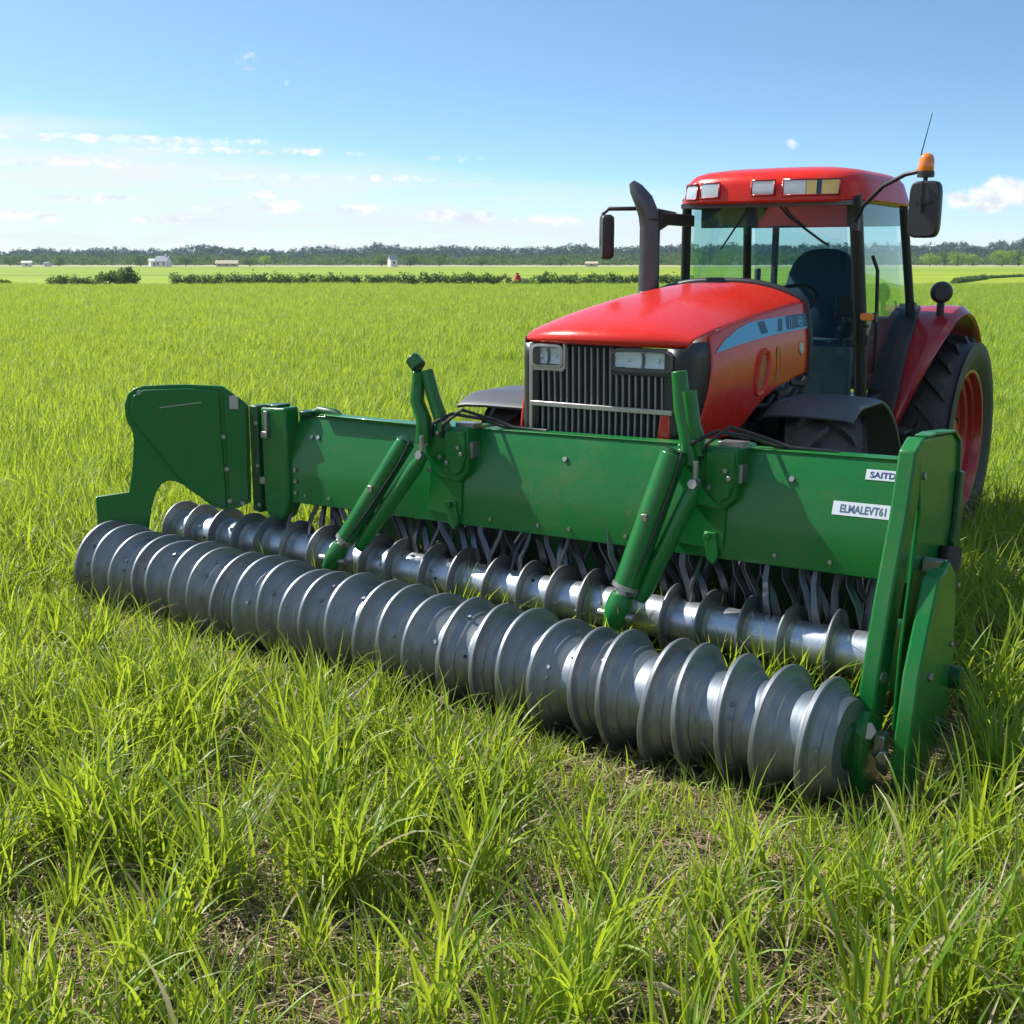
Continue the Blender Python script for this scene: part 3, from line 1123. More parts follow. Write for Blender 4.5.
def wheel(name, loc, side, Rt, w, Rr, lug_n, lug_h, rim_mat, steer=0.0):
    e = empty(name, loc, R(steer))
    e.parent = tr
    h = w / 2
    # tyre carcass
    m = MB()
    prof = [(-h * .80, Rr - .01), (-h * .86, Rr + .03), (-h * .98, lerp(Rr, Rt, .30)), (-h * 1.02, lerp(Rr, Rt, .55)), (-h * .98, lerp(Rr, Rt, .80)), (-h * .90, Rt - lug_h - .035),
            (-h * .75, Rt - lug_h - .008), (-h * .4, Rt - lug_h), (0, Rt - lug_h + .002)]
    prof = prof + [(-a, r) for a, r in prof[-2::-1]]
    m.lathe(prof + [(h * .7, Rr - .012), (-h * .7, Rr - .012)], (0, 0, 0), 72, 'x', closed=True)
    # chevron lugs
    for s in (-1, 1):
        for i in range(lug_n):
            th0 = 2 * PI * (i + (0.5 if s > 0 else 0)) / lug_n
            sw = .62 * 2 * PI / lug_n * 1.55
            P = []
            K = 7
            for k in range(K):
                p = k / (K - 1)
                x = s * (-.015 + p * (h * 1.0))
                if p > .84:
                    x = s * h * .985
                th = th0 + sw * p
                top = Rt - .012 * p * p - (.0 if p < .83 else (.055 if p < .95 else .13))
                base = Rt - lug_h - .02 - (0 if p < .6 else .06 * (p - .5) * 2) - (0 if p < .95 else .06)
                wd = lerp(.032, .046, p) * (1 if lug_h > .03 else .8)
                for dth, r in ((-wd * 1.25 / Rt, base), (-wd * .8 / Rt, top), (wd * .8 / Rt, top), (wd * 1.25 / Rt, base)):
                    P.append((x, math.cos(th + dth) * r, math.sin(th + dth) * r))
            fs = []
            for k in range(K - 1):
                for q in range(3):
                    fs.append((k * 4 + q, k * 4 + q + 1, (k + 1) * 4 + q + 1, (k + 1) * 4 + q))
            fs += [(3, 2, 1, 0), tuple((K - 1) * 4 + q for q in range(4))]
            m.add(P, fs)
    # raised ring on the sidewall
    m.build('tyre', 'brightened dusty rubber' if steer else 'rubber', e, 32, merge=False)
    # rim: outer face on the +x side of the left wheels
    m = MB()
    o = side
    pr = [(o * h * .80, Rr + .012), (o * (h * .84), Rr + .004), (o * (h * .83), Rr - .018), (o * h * .72, Rr - .03), (o * h * .60, Rr - .035), (o * h * .56, Rr - .065), (o * h * .42, Rr - .07), (o * h * .36, Rr - .10),
          (o * h * .20, Rr - .11), (o * h * .14, Rr - .16), (o * h * .10, Rr * .55), (o * h * .20, Rr * .40), (o * h * .30, Rr * .34), (o * h * .42, Rr * .30), (o * h * .44, Rr * .12), (o * h * .44, 0.004)]
    m.lathe(pr, (0, 0, 0), 64, 'x', cap=False)
    rim = m.build('rim', rim_mat, e, 38)
    m = MB()
    for k in range(8):
        th = 2 * PI * k / 8
        m.bolt((o * h * .28, math.cos(th) * Rr * .36, math.sin(th) * Rr * .36), (o, 0, 0), .022, .04)
    m.build('wheel_bolts', 'dark bolt', rim)
    return e


wheel('rear_wheel', (.955, 4.25, .87), 1, .89, .52, .60, 20, .05, 'rim red')
wheel('rear_wheel', (-.955, 4.25, .87), -1, .89, .52, .60, 20, .05, 'rim red')
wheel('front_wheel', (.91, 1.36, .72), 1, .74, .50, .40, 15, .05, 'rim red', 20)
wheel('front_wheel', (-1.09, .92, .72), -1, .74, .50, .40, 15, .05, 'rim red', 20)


def front_fender(sx, cy, xo=1.19):
    m = MB()
    r = .86

    def fn(a, k):
        th = R(a)
        y = cy + math.cos(th) * r * 1.0
        z = .66 + math.sin(th) * r
        z = min(z, 1.505 - .012 * abs(k - .5) * 2 + .0)
        edge = .02 * (abs(k - .5) * 2) ** 6
        x = lerp(.60, xo, k)
        return (sx * x, y, z - edge)
    m.grid(fn, lin(118, 22, 26), [0, .04, .1, .3, .5, .7, .9, .96, 1])
    f = m.build('front_fender', 'grey plastic', tr, 50, thick=.022, bevel=.006)
    m = MB()
    m.tube([(sx * .50, cy - .1, 1.0), (sx * .60, cy - .22, 1.38), (sx * .72, cy - .22, 1.47)], .03, 8)
    m.tube([(sx * .50, cy + .2, 1.0), (sx * .58, cy + .2, 1.40), (sx * .72, cy + .2, 1.46)], .03, 8)
    m.build('fender_bracket', 'engine black', f)


front_fender(1, 1.45)
front_fender(-1, .84, 1.36)


def rear_fender(sx):
    m = MB()
    cy, cz = 4.25, .87

    def rad(a):
        return interp(a, [(40, 1.04), (90, 1.12), (112, 1.13), (135, 1.08), (160, 1.02), (175, 1.0)])

    def fn(a, k):
        th = R(a)
        inner = interp(a, [(90, .72), (120, .82), (150, .83), (172, .79)])
        outer = interp(a, [(35, 1.10), (100, 1.12), (118, 1.10), (135, 1.03), (150, .95), (165, .86), (172, .80)])
        x = lerp(inner, outer, k)
        r = rad(a) - .05 * max(0, k - .86) / .14 + .012 * math.sin(k * PI)
        return (sx * x, cy + math.cos(th) * r, cz + math.sin(th) * r)
    m.grid(fn, lin(38, 172, 40), [0, .05, .2, .4, .6, .75, .86, .93, 1])
    f = m.build('rear_fender', 'fender red', tr, 45, thick=.03, bevel=.008)
    # black inner cheek of the fender beside the cab
    m = MB()
    a = [R(x) for x in lin(172, 45, 30)]
    out = [(sx * .655, cy + math.cos(t) * 1.055, cz + math.sin(t) * 1.055) for t in a]
    inn = [(sx * .645, cy + math.cos(t) * .55, cz + math.sin(t) * .55) for t in a]
    m.add(out + inn, [(i, i + 1, 30 + i + 1, 30 + i) for i in range(29)])
    m.build('fender_cheek', 'black plastic', f, 60, thick=.02)
    m = MB()

    def gn(q, k):
        th = R(q)
        r = 1.03 + .006
        return (sx * lerp(.60, interp(q, [(90, .735), (120, .835), (150, .845), (172, .805)]), k), cy + math.cos(th) * (rad(q) + .030 - .01 * k), cz + math.sin(th) * (rad(q) + .030 - .01 * k))
    m.grid(gn, lin(168, 98, 22), [0, .2, .5, .8, 1])
    m.build('fender_trim', 'black plastic', f, 45, thick=.04, bevel=.006)
    return f


rf = rear_fender(1)
rear_fender(-1)
# lamp pods on the fenders
for s in (-1, 1):
    m = MB()
    m.lathe([(0, .01), (0, .06), (.02, .080), (.06, .088), (.09, .08), (.105, .06), (.11, .01)], (0, 0, 0), 24, 'y')
    o = m.build('fender_lamp', 'black plastic', tr, 40)
    o.location = (s * 1.0, 3.80, 2.115)
    o.rotation_euler = (0, 0, R(20))
    m = MB()
    m.tube([(0, .05, -.05), (0, .06, -.24)], .03, 8)
    m.build('lamp_stalk', 'black plastic', o)

# cab ------------------------------------------------------------------
FL = [(.70, 2.80, 1.28), (.715, 2.62, 1.95), (.69, 2.42, 2.82)]                        # left-hand front pillar (its own left side)
FRt = [(-.70, 2.80, 1.28), (-.70, 2.64, 1.95), (-.60, 2.42, 2.82)]
BL = [(.70, 3.95, 1.35), (.725, 3.93, 1.95), (.69, 3.62, 2.84)]
BR = [(-.70, 3.95, 1.35), (-.70, 3.93, 1.95), (-.60, 3.62, 2.84)]


def along(P, z):
    for a, b in zip(P, P[1:]):
        if z <= b[2] or b is P[-1]:
            t = (z - a[2]) / (b[2] - a[2])
            return Vector(a).lerp(Vector(b), t)


def pillar(P, w, d, name='cab_pillar'):
    m = MB()
    pts = [along(P, z) for z in lin(P[0][2], P[-1][2], 14)]
    m.tube(pts, w, 10, flat=d)
    m.build(name, 'black plastic', tr, 60)


pillar(FL, .048, 1.25)
pillar(FRt, .036, 1.1)
pillar(BL, .036, 1.2)
pillar(BR, .036, 1.1)
m = MB()
m.bar(FL[0], BL[0], .08, .10)
m.bar(FRt[0], BR[0], .08, .10)
m.bar(BL[0], BR[0], .08, .10)
m.bar((.70, 2.80, 1.285), (-.70, 2.80, 1.285), .07, .07)
m.bar(FL[2], FRt[2], .07, .07)
m.bar(BL[2], BR[2], .07, .07)
m.bar(FL[2], BL[2], .06, .07)
m.bar(FRt[2], BR[2], .06, .07)
m.build('cab_frame', 'black plastic', tr, bevel=.015)
m = MB()
m.box((0, 3.35, 1.22), (1.36, 1.2, .10))
m.box((0, 3.95, 1.60), (1.36, .08, .62))
m.build('cab_floor', 'cab interior', tr, bevel=.02)


def pane(name, P, Q, z0, z1, bulge, n=8, a0=.05, a1=.95):
    m = MB()

    def fn(z, k):
        a, b = along(P, z), along(Q, z)
        p = a.lerp(b, lerp(a0, a1, k))
        nrm = (b - a).cross(Vector((0, 0, 1))).normalized()
        return p + nrm * bulge * math.sin(lerp(a0, a1, k) * PI)
    m.grid(fn, lin(z0, z1, 8), lin(0, 1, 9))
    return m.build(name, 'cab glass', tr, 60)


pane('windshield', FRt, FL, 1.31, 2.79, .05)
dg_ = pane('door_glass', FL, BL, 1.42, 2.79, .02)
pane('door_glass', BR, FRt, 1.42, 2.79, .02)
pane('rear_window', BL, BR, 1.62, 2.79, .02)
m = MB()
m.tube([(.755, 3.80, 1.98), (.80, 3.80, 1.98), (.80, 3.72, 1.98), (.80, 3.70, 2.05)], .014, 8)
m.box((.76, 3.84, 1.98), (.05, .09, .10))
m.build('door_handle', 'black plastic', dg_, bevel=.006)
# dark film across the top of the windshield and the wiper arms
m = MB()


def wsp(x, z, off=.012):
    a, b = along(FRt, z), along(FL, z)
    k = (x - a.x) / (b.x - a.x)
    return Vector((x, a.y - .05 * math.sin(k * PI) - off, z))


m.tube([wsp(.16, 2.76, .04), wsp(.22, 2.68, .025), wsp(.46, 2.50, .02), wsp(.50, 2.475, .015)], .009, 6)
m.tube([wsp(-.06, 2.78, .04), wsp(-.12, 2.70, .025), wsp(-.33, 2.45, .02)], .007, 6)
m.build('wiper', 'black plastic', tr)

# inside the cab
m = MB()


def slab(c, sx, sz, dy, lean, p=3.2, k=28):
    ring = []
    for i in range(k):
        th = 2 * PI * i / k
        a, b = math.cos(th), math.sin(th)
        ring.append((sx / 2 * math.copysign(abs(a) ** (2 / p), a), sz / 2 * math.copysign(abs(b) ** (2 / p), b)))
    vs = []
    for (q, yy) in ((.80, -dy / 2), (1.0, -dy / 4), (1.0, dy / 4), (.85, dy / 2)):
        for (x, z) in ring:
            vs.append((c[0] + x * q, c[1] + yy + z * lean, c[2] + z * q))
    fs = [(r * k + i, r * k + (i + 1) % k, (r + 1) * k + (i + 1) % k, (r + 1) * k + i) for r in range(3) for i in range(k)]
    fs += [tuple(range(k)), tuple(3 * k + i for i in range(k))]
    m.add(vs, fs)


slab((.12, 3.48, 2.04), .60, .84, .16, .16, 2.7)
st_ = m.build('seat_back', 'seat cloth', tr, 45)
m = MB()
m.lathe([(0, .02), (0, .27), (.03, .30), (.12, .30), (.15, .27), (.16, .02)], (.12, 3.22, 1.60), 28, 'z', rfun=lambda a, r, th: r * (1 + .06 * math.cos(4 * th)))
m.build('seat_base', 'seat cloth', tr, 45)
m = MB()
m.box((.12, 3.3, 1.42), (.34, .36, .34))
m.box((-.25, 3.4, 1.62), (.16, .6, .34))
m.box((.48, 3.4, 1.62), (.12, .5, .30))
m.box((-.02, 2.88, 1.62), (.42, .22, .62))
m.tube([(.0, 2.95, 1.9), (.02, 3.03, 2.02)], .05, 10)
m.box((.42, 2.86, 1.52), (.34, .10, .40))
m.tube([(-.45, 3.55, 1.5), (-.45, 3.52, 2.3)], .03, 8)
m.build('console', 'cab interior', tr, bevel=.03)
m = MB()
m.box((.50, 3.02, 2.02), (.20, .05, .15), Matrix.Rotation(R(25), 3, 'Z'))
m.tube([(.55, 3.1, 1.7), (.53, 3.06, 1.95)], .018, 8)
m.build('monitor', 'black plastic', tr, bevel=.01)
m = MB()
for (x, y, z) in ((.42, 3.25, 1.92), (.47, 3.38, 1.90), (.45, 3.50, 1.93), (-.24, 3.2, 1.95)):
    m.tube([(x, y, 1.7), (x - .01, y - .03, z - .03)], .010, 6)
    m.ball((x - .01, y - .03, z), .028, n=8, m=6)
m.build('levers', 'black plastic', tr)
m = MB()
for s in (-1, 1):
    m.box((.12 + s * .33, 3.36, 1.92), (.09, .42, .07))
m.build('armrests', 'cab interior', tr, bevel=.02)
m = MB()
ring = [(Vector((.02, 3.04, 2.05)) + Vector((math.cos(t) * .20, math.sin(t) * .20 * .80, math.sin(t) * .20 * .6))) for t in lin(0, 2 * PI, 29)]
m.tube(ring, .016, 8, cap=False)
for q in (0, 9, 19):
    m.tube([(.02, 3.03, 2.03), ring[q]], .012, 6)
m.build('steering_wheel', 'black plastic', tr)
m = MB()
m.prism([(.24, 2.90, 1.30), (.34, 2.90, 1.30), (.36, 2.90, 1.72), (.26, 2.90, 1.72)], (0, .03, 0))
m.bar((.24, 2.88, 1.33), (.66, 2.88, 1.33), .04, .05)
m.build('cab_trim', 'cab cream', tr, bevel=.006)

# roof with a front fascia of four work lights
m = MB()


def roof_ring(z, ins, side=0.0, k=64, p=5.5):
    out = []
    cx, cy, rx, ry = .045, 3.02, .735 - ins - side, .80 - ins
    for i in range(k):
        th = 2 * PI * i / k
        a, b = math.cos(th), math.sin(th)
        x = rx * math.copysign(abs(a) ** (2 / p), a)
        y = ry * math.copysign(abs(b) ** (2 / p), b)
        if y < 0:
            y += .07 * (x / rx) ** 2 * min(1, -y / ry)
        out.append((cx + x, cy + y, z))
    return out


rings = [roof_ring(2.775, .05), roof_ring(2.775, .012), roof_ring(2.79, .0), roof_ring(2.90, .004, .036), roof_ring(2.945, .020, .036), roof_ring(2.985, .060, .03), roof_ring(3.012, .15), roof_ring(3.032, .28), roof_ring(3.042, .55)]
k = 64
m.add([p for r in rings for p in r], [(a * k + i, a * k + (i + 1) % k, (a + 1) * k + (i + 1) % k, (a + 1) * k + i) for a in range(len(rings) - 1) for i in range(k)] + [tuple(range(k)), tuple((len(rings) - 1) * k + i for i in range(k))])
roof = m.build('roof', 'red paint', tr, 40)
m = MB()
m.box((.045, 3.02, 2.765), (1.3, 1.4, .03))
m.build('headliner', 'cab interior', roof)
m = MB()
m.box((.045, 2.60, 2.685), (1.20, .05, .15))
m.build('sun_visor', 'cab interior', roof, bevel=.01)
m = MB()
m.box((.045, 3.64, 2.70), (1.26, .05, .14))
m.box((-.38, 3.72, 2.30), (.05, .05, .75))
m.build('rear_header', 'cab interior', roof, bevel=.01)


def roof_front(x, z, off):
    ins = max(0, (z - 2.79)) * .004 / .11
    k = (x - .045) / (.735 - ins * 10)
    p = 5.5
    yb = -(.80 - ins) * max(0, 1 - abs(k) ** p) ** (1 / p)
    y = 3.02 + yb + .07 * k * k * min(1, -yb / .80)
    return (x, y - off, z)


def worklight(x0, x1, z0, z1, segs):
    e = empty('work_light', (0, 0, 0))
    e.parent = roof
    m = MB()
    f = lambda x, z, o: roof_front(x, z, o)
    m.grid(lambda x, z: f(x, z, .003), lin(x0, x1, 8), [z0, z1])
    m.build('recess', 'black plastic', e)
    m = MB()
    b = .012
    for (xa, xb, za, zb) in ((x0, x1, z0, z0 + b), (x0, x1, z1 - b, z1), (x0, x0 + b, z0 + b, z1 - b), (x1 - b, x1, z0 + b, z1 - b)):
        m.grid(lambda x, z: f(x, z, .012), lin(xa, xb, 6), [za, zb])
    m.build('bezel', 'fender red', e, thick=-.010)
    w = (x1 - x0 - 2 * b)
    for (a, c, mm) in segs:
        m = MB()
        m.grid(lambda x, z: f(x, z, .007 + .004 * math.sin((z - z0) / (z1 - z0) * PI)), lin(x0 + b + w * a, x0 + b + w * c, 5), lin(z0 + b, z1 - b, 5))
        m.build('lamp_face', mm, e, 60)


worklight(-.585, -.445, 2.805, 2.925, [(0, 1, 'lens grey')])
worklight(-.425, -.255, 2.812, 2.930, [(0, 1, 'lens grey')])
worklight(-.01, .175, 2.820, 2.935, [(0, 1, 'lens grey')])
worklight(.225, .62, 2.815, 2.935, [(0, .42, 'lens grey'), (.43, .62, 'yellow lens'), (.64, .70, 'mark blue'), (.71, 1, 'yellow lens')])

# exhaust on the tractor's right of the hood
m = MB()
ex, ey = -.50, 1.60
m.tube([(ex, ey, 1.95), (ex, ey, 2.12), (ex, ey, 2.48), (ex, ey, 2.60), (ex - .012, ey - .005, 2.69), (ex - .045, ey - .02, 2.78), (ex - .095, ey - .04, 2.86), (ex - .125, ey - .05, 2.905)], [.074, .074, .072, .072, .072, .068, .050, .022], 24)
exo = m.build('exhaust_stack', 'exhaust metal', tr, 50)
m = MB()
m.tube([(ex, ey, 2.13), (ex, ey, 2.155)], .078, 20)
m.tube([(ex, ey, 2.64), (ex, ey, 2.66)], .074, 20)
m.bar((ex + .05, ey + .03, 2.66), (-.56, 2.42, 2.66), .05, .085)
m.bar((ex + .05, ey + .03, 2.60), (ex + .03, ey + .2, 2.64), .04, .05)
m.build('exhaust_bracket', 'black plastic', exo, bevel=.008)

# mirrors
m = MB()
m.tube([(-.52, 2.05, 2.70), (-.62, 1.80, 2.735), (-.885, 1.70, 2.735), (-.925, 1.69, 2.70), (-.935, 1.69, 2.48)], .015, 8)
ma = m.build('mirror_arm', 'black plastic', tr, 60)
m = MB()


def mirror_head(mb, c, w, h, d, rot, p=5.0):
    k = 32
    vs = []
    for (q, yy) in ((.93, -d / 2), (1, -d / 3), (1, d / 4), (.90, d / 2)):
        for i in range(k):
            th = 2 * PI * i / k
            a, b = math.cos(th), math.sin(th)
            v = rot @ Vector((w / 2 * q * math.copysign(abs(a) ** (2 / p), a), yy, h / 2 * q * math.copysign(abs(b) ** (2 / p), b)))
            vs.append(v + Vector(c))
    fs = [(r * k + i, r * k + (i + 1) % k, (r + 1) * k + (i + 1) % k, (r + 1) * k + i) for r in range(3) for i in range(k)]
    fs += [tuple(range(k)), tuple(3 * k + i for i in range(k))]
    mb.add(vs, fs)


mirror_head(m, (-.90, 1.70, 2.535), .17, .32, .085, Matrix.Rotation(R(-52), 3, 'Z'))
m.build('mirror', 'black plastic', ma, 40)
m = MB()
m.tube([(.70, 2.40, 2.62), (.78, 2.32, 2.74), (.95, 2.18, 2.86), (1.12, 2.08, 2.925), (1.26, 2.02, 2.945), (1.27, 2.02, 2.92), (1.27, 2.01, 2.62)], .015, 8)
m.box((.71, 2.41, 2.62), (.05, .07, .09))
ma = m.build('mirror_arm', 'black plastic', tr, 60)
m = MB()
mirror_head(m, (1.29, 1.99, 2.695), .200, .36, .09, Matrix.Rotation(R(-6), 3, 'Z'))
mo = m.build('mirror', 'black plastic', ma, 40)
m = MB()
m.tube([(1.275, 1.93, 2.87), (1.275, 1.925, 2.74), (1.28, 1.93, 2.67)], .010, 6)
m.box((1.29, 1.935, 2.74), (.10, .02, .02))
m.build('mirror_clamp', 'black plastic', mo)
# beacon and antenna
m = MB()
m.tube([(1.27, 2.02, 2.90), (1.27, 2.02, 2.938)], .054, 16)
be = m.build('beacon_base', 'black plastic', tr)
m = MB()
m.lathe([(.952, .046), (.965, .050), (1.015, .049), (1.045, .042), (1.062, .026), (1.068, .003)], (1.27, 2.02, 1.985), 24, 'z')
m.build('beacon_lens', 'amber lens', be, 50)
m = MB()
m.tube([(1.22, 2.02, 2.93), (1.235, 2.02, 3.06), (1.285, 2.02, 3.30)], [.006, .004, .0025], 6)
m.build('antenna', 'black plastic', tr)
# amber marker on the front pillar, with its holder
m = MB()
mirror_head(m, (.785, 2.55, 1.97), .10, .055, .05, Matrix.Rotation(R(20), 3, 'Z'), 4)
am = m.build('indicator', 'amber lens', tr, 40)
m = MB()
m.box((.835, 2.575, 1.965), (.03, .05, .07))
m.box((.76, 2.60, 1.90), (.05, .04, .02))
m.box((.775, 2.59, 1.80), (.03, .03, .07))
m.build('indicator_holder', 'black plastic', am, bevel=.005)
# handrail and steps
m = MB()
m.tube([(.80, 2.75, 1.55), (.82, 2.70, 1.7), (.82, 2.62, 2.3), (.79, 2.58, 2.4)], .014, 8)
m.build('handrail', 'black plastic', tr)
m = MB()
for z in (.5, .8, 1.1):
    m.box((.85, 3.0, z), (.34, .26, .03))
m.bar((.70, 2.88, .45), (.70, 2.88, 1.3), .03, .05, (0, 1, 0))
m.bar((.70, 3.12, .45), (.70, 3.12, 1.3), .03, .05, (0, 1, 0))
m.build('steps', 'black plastic', tr, bevel=.005)

# ------------------------------------------------------------------ the green roller implement (x: along the rollers, y: towards the tractor, z: up)
cu = empty('roller_cultivator', (-.65, 6.54, 0), R(-35))
tag(cu, 'wide green cultivator with two ringed steel rollers standing in front of the red tractor', 'cultivator')
X0, X1 = -1.66, 2.62


def zt(x):
    return lerp(1.325, 1.415, (x - X0) / (X1 - X0))


def beam_sec(x):
    z = zt(x)
    return [(x, .835, z - .585), (x, .835, z - .315), (x, .945, z - .012), (x, .935, z), (x, 1.05, z), (x, 1.05, z - .60), (x, 1.01, z - .60), (x, 1.01, z - .04), (x, .975, z - .04), (x, .865, z - .32), (x, .865, z - .60), (x, .835, z - .60)]


m = MB()
secs = [beam_sec(x) for x in lin(X0, X1, 12)]
n = len(secs[0])
m.add([p for s_ in secs for p in s_], [(a * n + i, a * n + (i + 1) % n, (a + 1) * n + (i + 1) % n, (a + 1) * n + i) for a in range(11) for i in range(n)])
beam = m.build('main_beam', 'green paint', cu, 25, bevel=.006)
m = MB()
random.seed(2)
for x in (-1.52, -1.30, -.95, .05, .4, .62, 1.0, 1.25, 1.9, 2.2):
    m.bolt((x, .835, zt(x) - .54), (0, -1, 0), .012, .010)
for x in (-1.5, -1.44, .55, 1.95):
    m.bolt((x, .897, zt(x) - .14), (0, -1, .36), .016, .012)
for z in (.80, .88, .96):
    m.bolt((-1.61, .835, z), (0, -1, 0), .016, .014)
m.build('beam_bolts', 'bolt steel', beam)
m = MB()
m.box((-.95, .935, zt(-.95) + .006), (.95, .09, .010))
m.build('beam_flange', 'green paint', beam, bevel=.003)


def on_beam(x, z, off=0.0):
    """point on the sloping upper face of the beam"""
    d = zt(x) - z
    y = lerp(.945, .835, (d - .012) / .303) if d < .315 else .835
    return (x, y - off, z)


def decal(x0, x1, z0, z1, txt, size, ink, tilt):
    m = MB()
    f = lambda x, z, o: on_beam(x, z + tilt * (x - x0), o)
    m.grid(lambda x, z: f(x, z, .003), lin(x0, x1, 6), lin(z0, z1, 3))
    d = m.build('decal', 'decal white', cu)
    m = MB()
    w = text_mesh(MB(), txt, size, lambda x, y, q: (x, y, q))
    kx = (x1 - x0) * .76 / w
    text_mesh(m, txt, size, lambda x, y, q: f(x0 + (x1 - x0) * .12 + x * kx, z0 + (z1 - z0) * .24 + y * (z1 - z0) * .56 / (size * .7), .0042 + q))
    m.build('lettering', ink, d, merge=False)


decal(2.33, 2.50, 1.300, 1.350, 'SAITD', .05, 'decal ink', .02)
decal(2.19, 2.50, 1.115, 1.182, 'ELMALEVT61', .05, 'decal teal', .02)

# rollers ---------------------------------------------------------------
def roller(name, p, q, core, prof_mat):
    m = MB()
    L = (Vector(q) - Vector(p)).length
    e = None
    return L


def make_roller(p, q, rc, ring_r, pitch, tilt, fat, hub, nbolt, seed, shaft):
    """a steel drum with ring flights, turned round the line p-q"""
    rnd = random.Random(seed)
    p, q = Vector(p), Vector(q)
    L = (q - p).length
    d = (q - p).normalized()
    ang = math.atan2(d.y, d.x)
    m = MB()
    m.lathe([(-.03, .03), (-.03, hub), (0, hub), (0, rc), (L, rc), (L, hub), (L + .03, hub), (L + .03, .03)], (0, 0, 0), 56, 'x')
    for k in range(nbolt):
        x = rnd.uniform(.1, L - .1)
        th = rnd.uniform(PI * .55, PI * 1.25)
        m.bolt((x, math.cos(th) * rc, math.sin(th) * rc), (0, math.cos(th), math.sin(th)), .013, .016)
    drum = m.build('roller', shaft, cu, 30, merge=False)
    drum.location = p
    drum.rotation_euler = (0, 0, ang)
    nr = int(L / pitch)
    for i in range(nr + 1):
        x = min(L - .012, .012 + (L - .024) * i / nr + rnd.uniform(-.028, .028) * (0 < i < nr))
        m = MB()
        ph = rnd.uniform(0, 2 * PI)
        R_ = ring_r * rnd.uniform(.97, 1.02)
        tl = tilt * rnd.uniform(.5, 1.2) * (.3 if i in (0, nr) else 1)
        ph2 = rnd.uniform(0, 2 * PI)
        lob = rnd.uniform(.015, .045) * (1 if fat else .5)
        rf_ = lambda a, r, th: r if r < rc + .004 else r * (1 + lob * math.cos(2 * th + ph2) * ((r - rc) / (R_ - rc)) + .5 * lob * math.cos(3 * th + ph))
        xf = lambda th, r: tl * math.cos(th - ph) * max(0, (r - rc)) / (R_ - rc)
        w = .045 if fat else .014
        if fat:
            sh = rnd.uniform(.7, 1.3)
            dr = R_ - rc
            pr = [(-.050, rc + .001), (-.030, rc + .10 * dr), (-.018, rc + .32 * dr), (-.011, rc + .7 * dr), (-.013, R_ - .005), (-.006, R_), (.009, R_), (.015, R_ - .006),
                  (.018, rc + .72 * dr), (.028, rc + .52 * dr), (.045 * sh, rc + .40 * dr), (.060 * sh, rc + .34 * dr), (.064 * sh, rc + .24 * dr), (.085 * sh, rc + .10 * dr), (.105 * sh, rc + .001)]
        else:
            pr = [(-.03, rc + .001), (-.016, rc + .006), (-.010, rc + .02), (-.008, R_ - .008), (-.004, R_), (.004, R_), (.008, R_ - .008), (.010, rc + .02), (.03, rc + .001)]
        m.lathe(pr, (0, 0, 0), 64, 'x', rfun=rf_, xfun=xf)
        if fat and rnd.random() < .75:
            for j in range(rnd.randint(2, 5)):
                th = rnd.uniform(PI * .6, PI * 1.3)
                rr = rc + .36 * (R_ - rc)
                m.bolt((.052 * sh, math.cos(th) * rr, math.sin(th) * rr), (0, math.cos(th), math.sin(th)), .011, .014)
        g = m.build('roller_ring', 'ring steel', drum, 28, merge=False)
        g.location = (x, 0, 0)
    m = MB()
    for k in range(int(nbolt * .8)):
        x = rnd.uniform(.1, L - .1)
        th = rnd.uniform(PI * .55, PI * 1.3)
        m.bolt((x, math.cos(th) * rc, math.sin(th) * rc), (0, math.cos(th), math.sin(th)), .010, .006)
    m.build('roller_holes', 'dark bolt', drum)
    return drum


make_roller((-2.66, .06, .290), (2.56, -.07, .285), .205, .304, .200, .026, True, .09, 26, 4, 'roller steel')
make_roller((-2.72, .75, .42), (2.52, .80, .41), .118, .205, .235, .014, False, .05, 22, 9, 'shaft steel')

# wing plate at the far end --------------------------------------------
A0, B0 = Vector((-2.03, .88, 0)), Vector((-2.75, .12, 0))
dw = (A0 - B0).normalized()
nw = Vector((dw.y, -dw.x, 0))


def W(s, z, off=0.0):
    p = B0 + dw * s + nw * off
    return (p.x, p.y, z)


outl = [(-.07, .76), (-.07, .30), (.12, .20), (.25, .25), (.27, .50), (.30, .66), (.335, .77), (.375, .83), (.42, .855), (.47, .85), (.53, .82), (.58, .785), (.67, .70), (.74, .645), (.80, .63), (.90, .64), (.99, .68),
        (1.0, 1.10), (1.0, 1.37), (.96, 1.41), (.89, 1.465), (.83, 1.512), (.60, 1.528), (.47, 1.53), (.30, 1.525), (.235, 1.508), (.19, 1.47), (.165, 1.40), (.165, 1.32), (.18, 1.265), (.205, 1.22), (.21, 1.15), (.19, .96), (.155, .785)]
m = MB()
m.prism([W(s, z, -.012) for s, z in outl], nw * .024)
wing = m.build('wing_plate', 'green paint', cu, 25, bevel=.008)
m = MB()
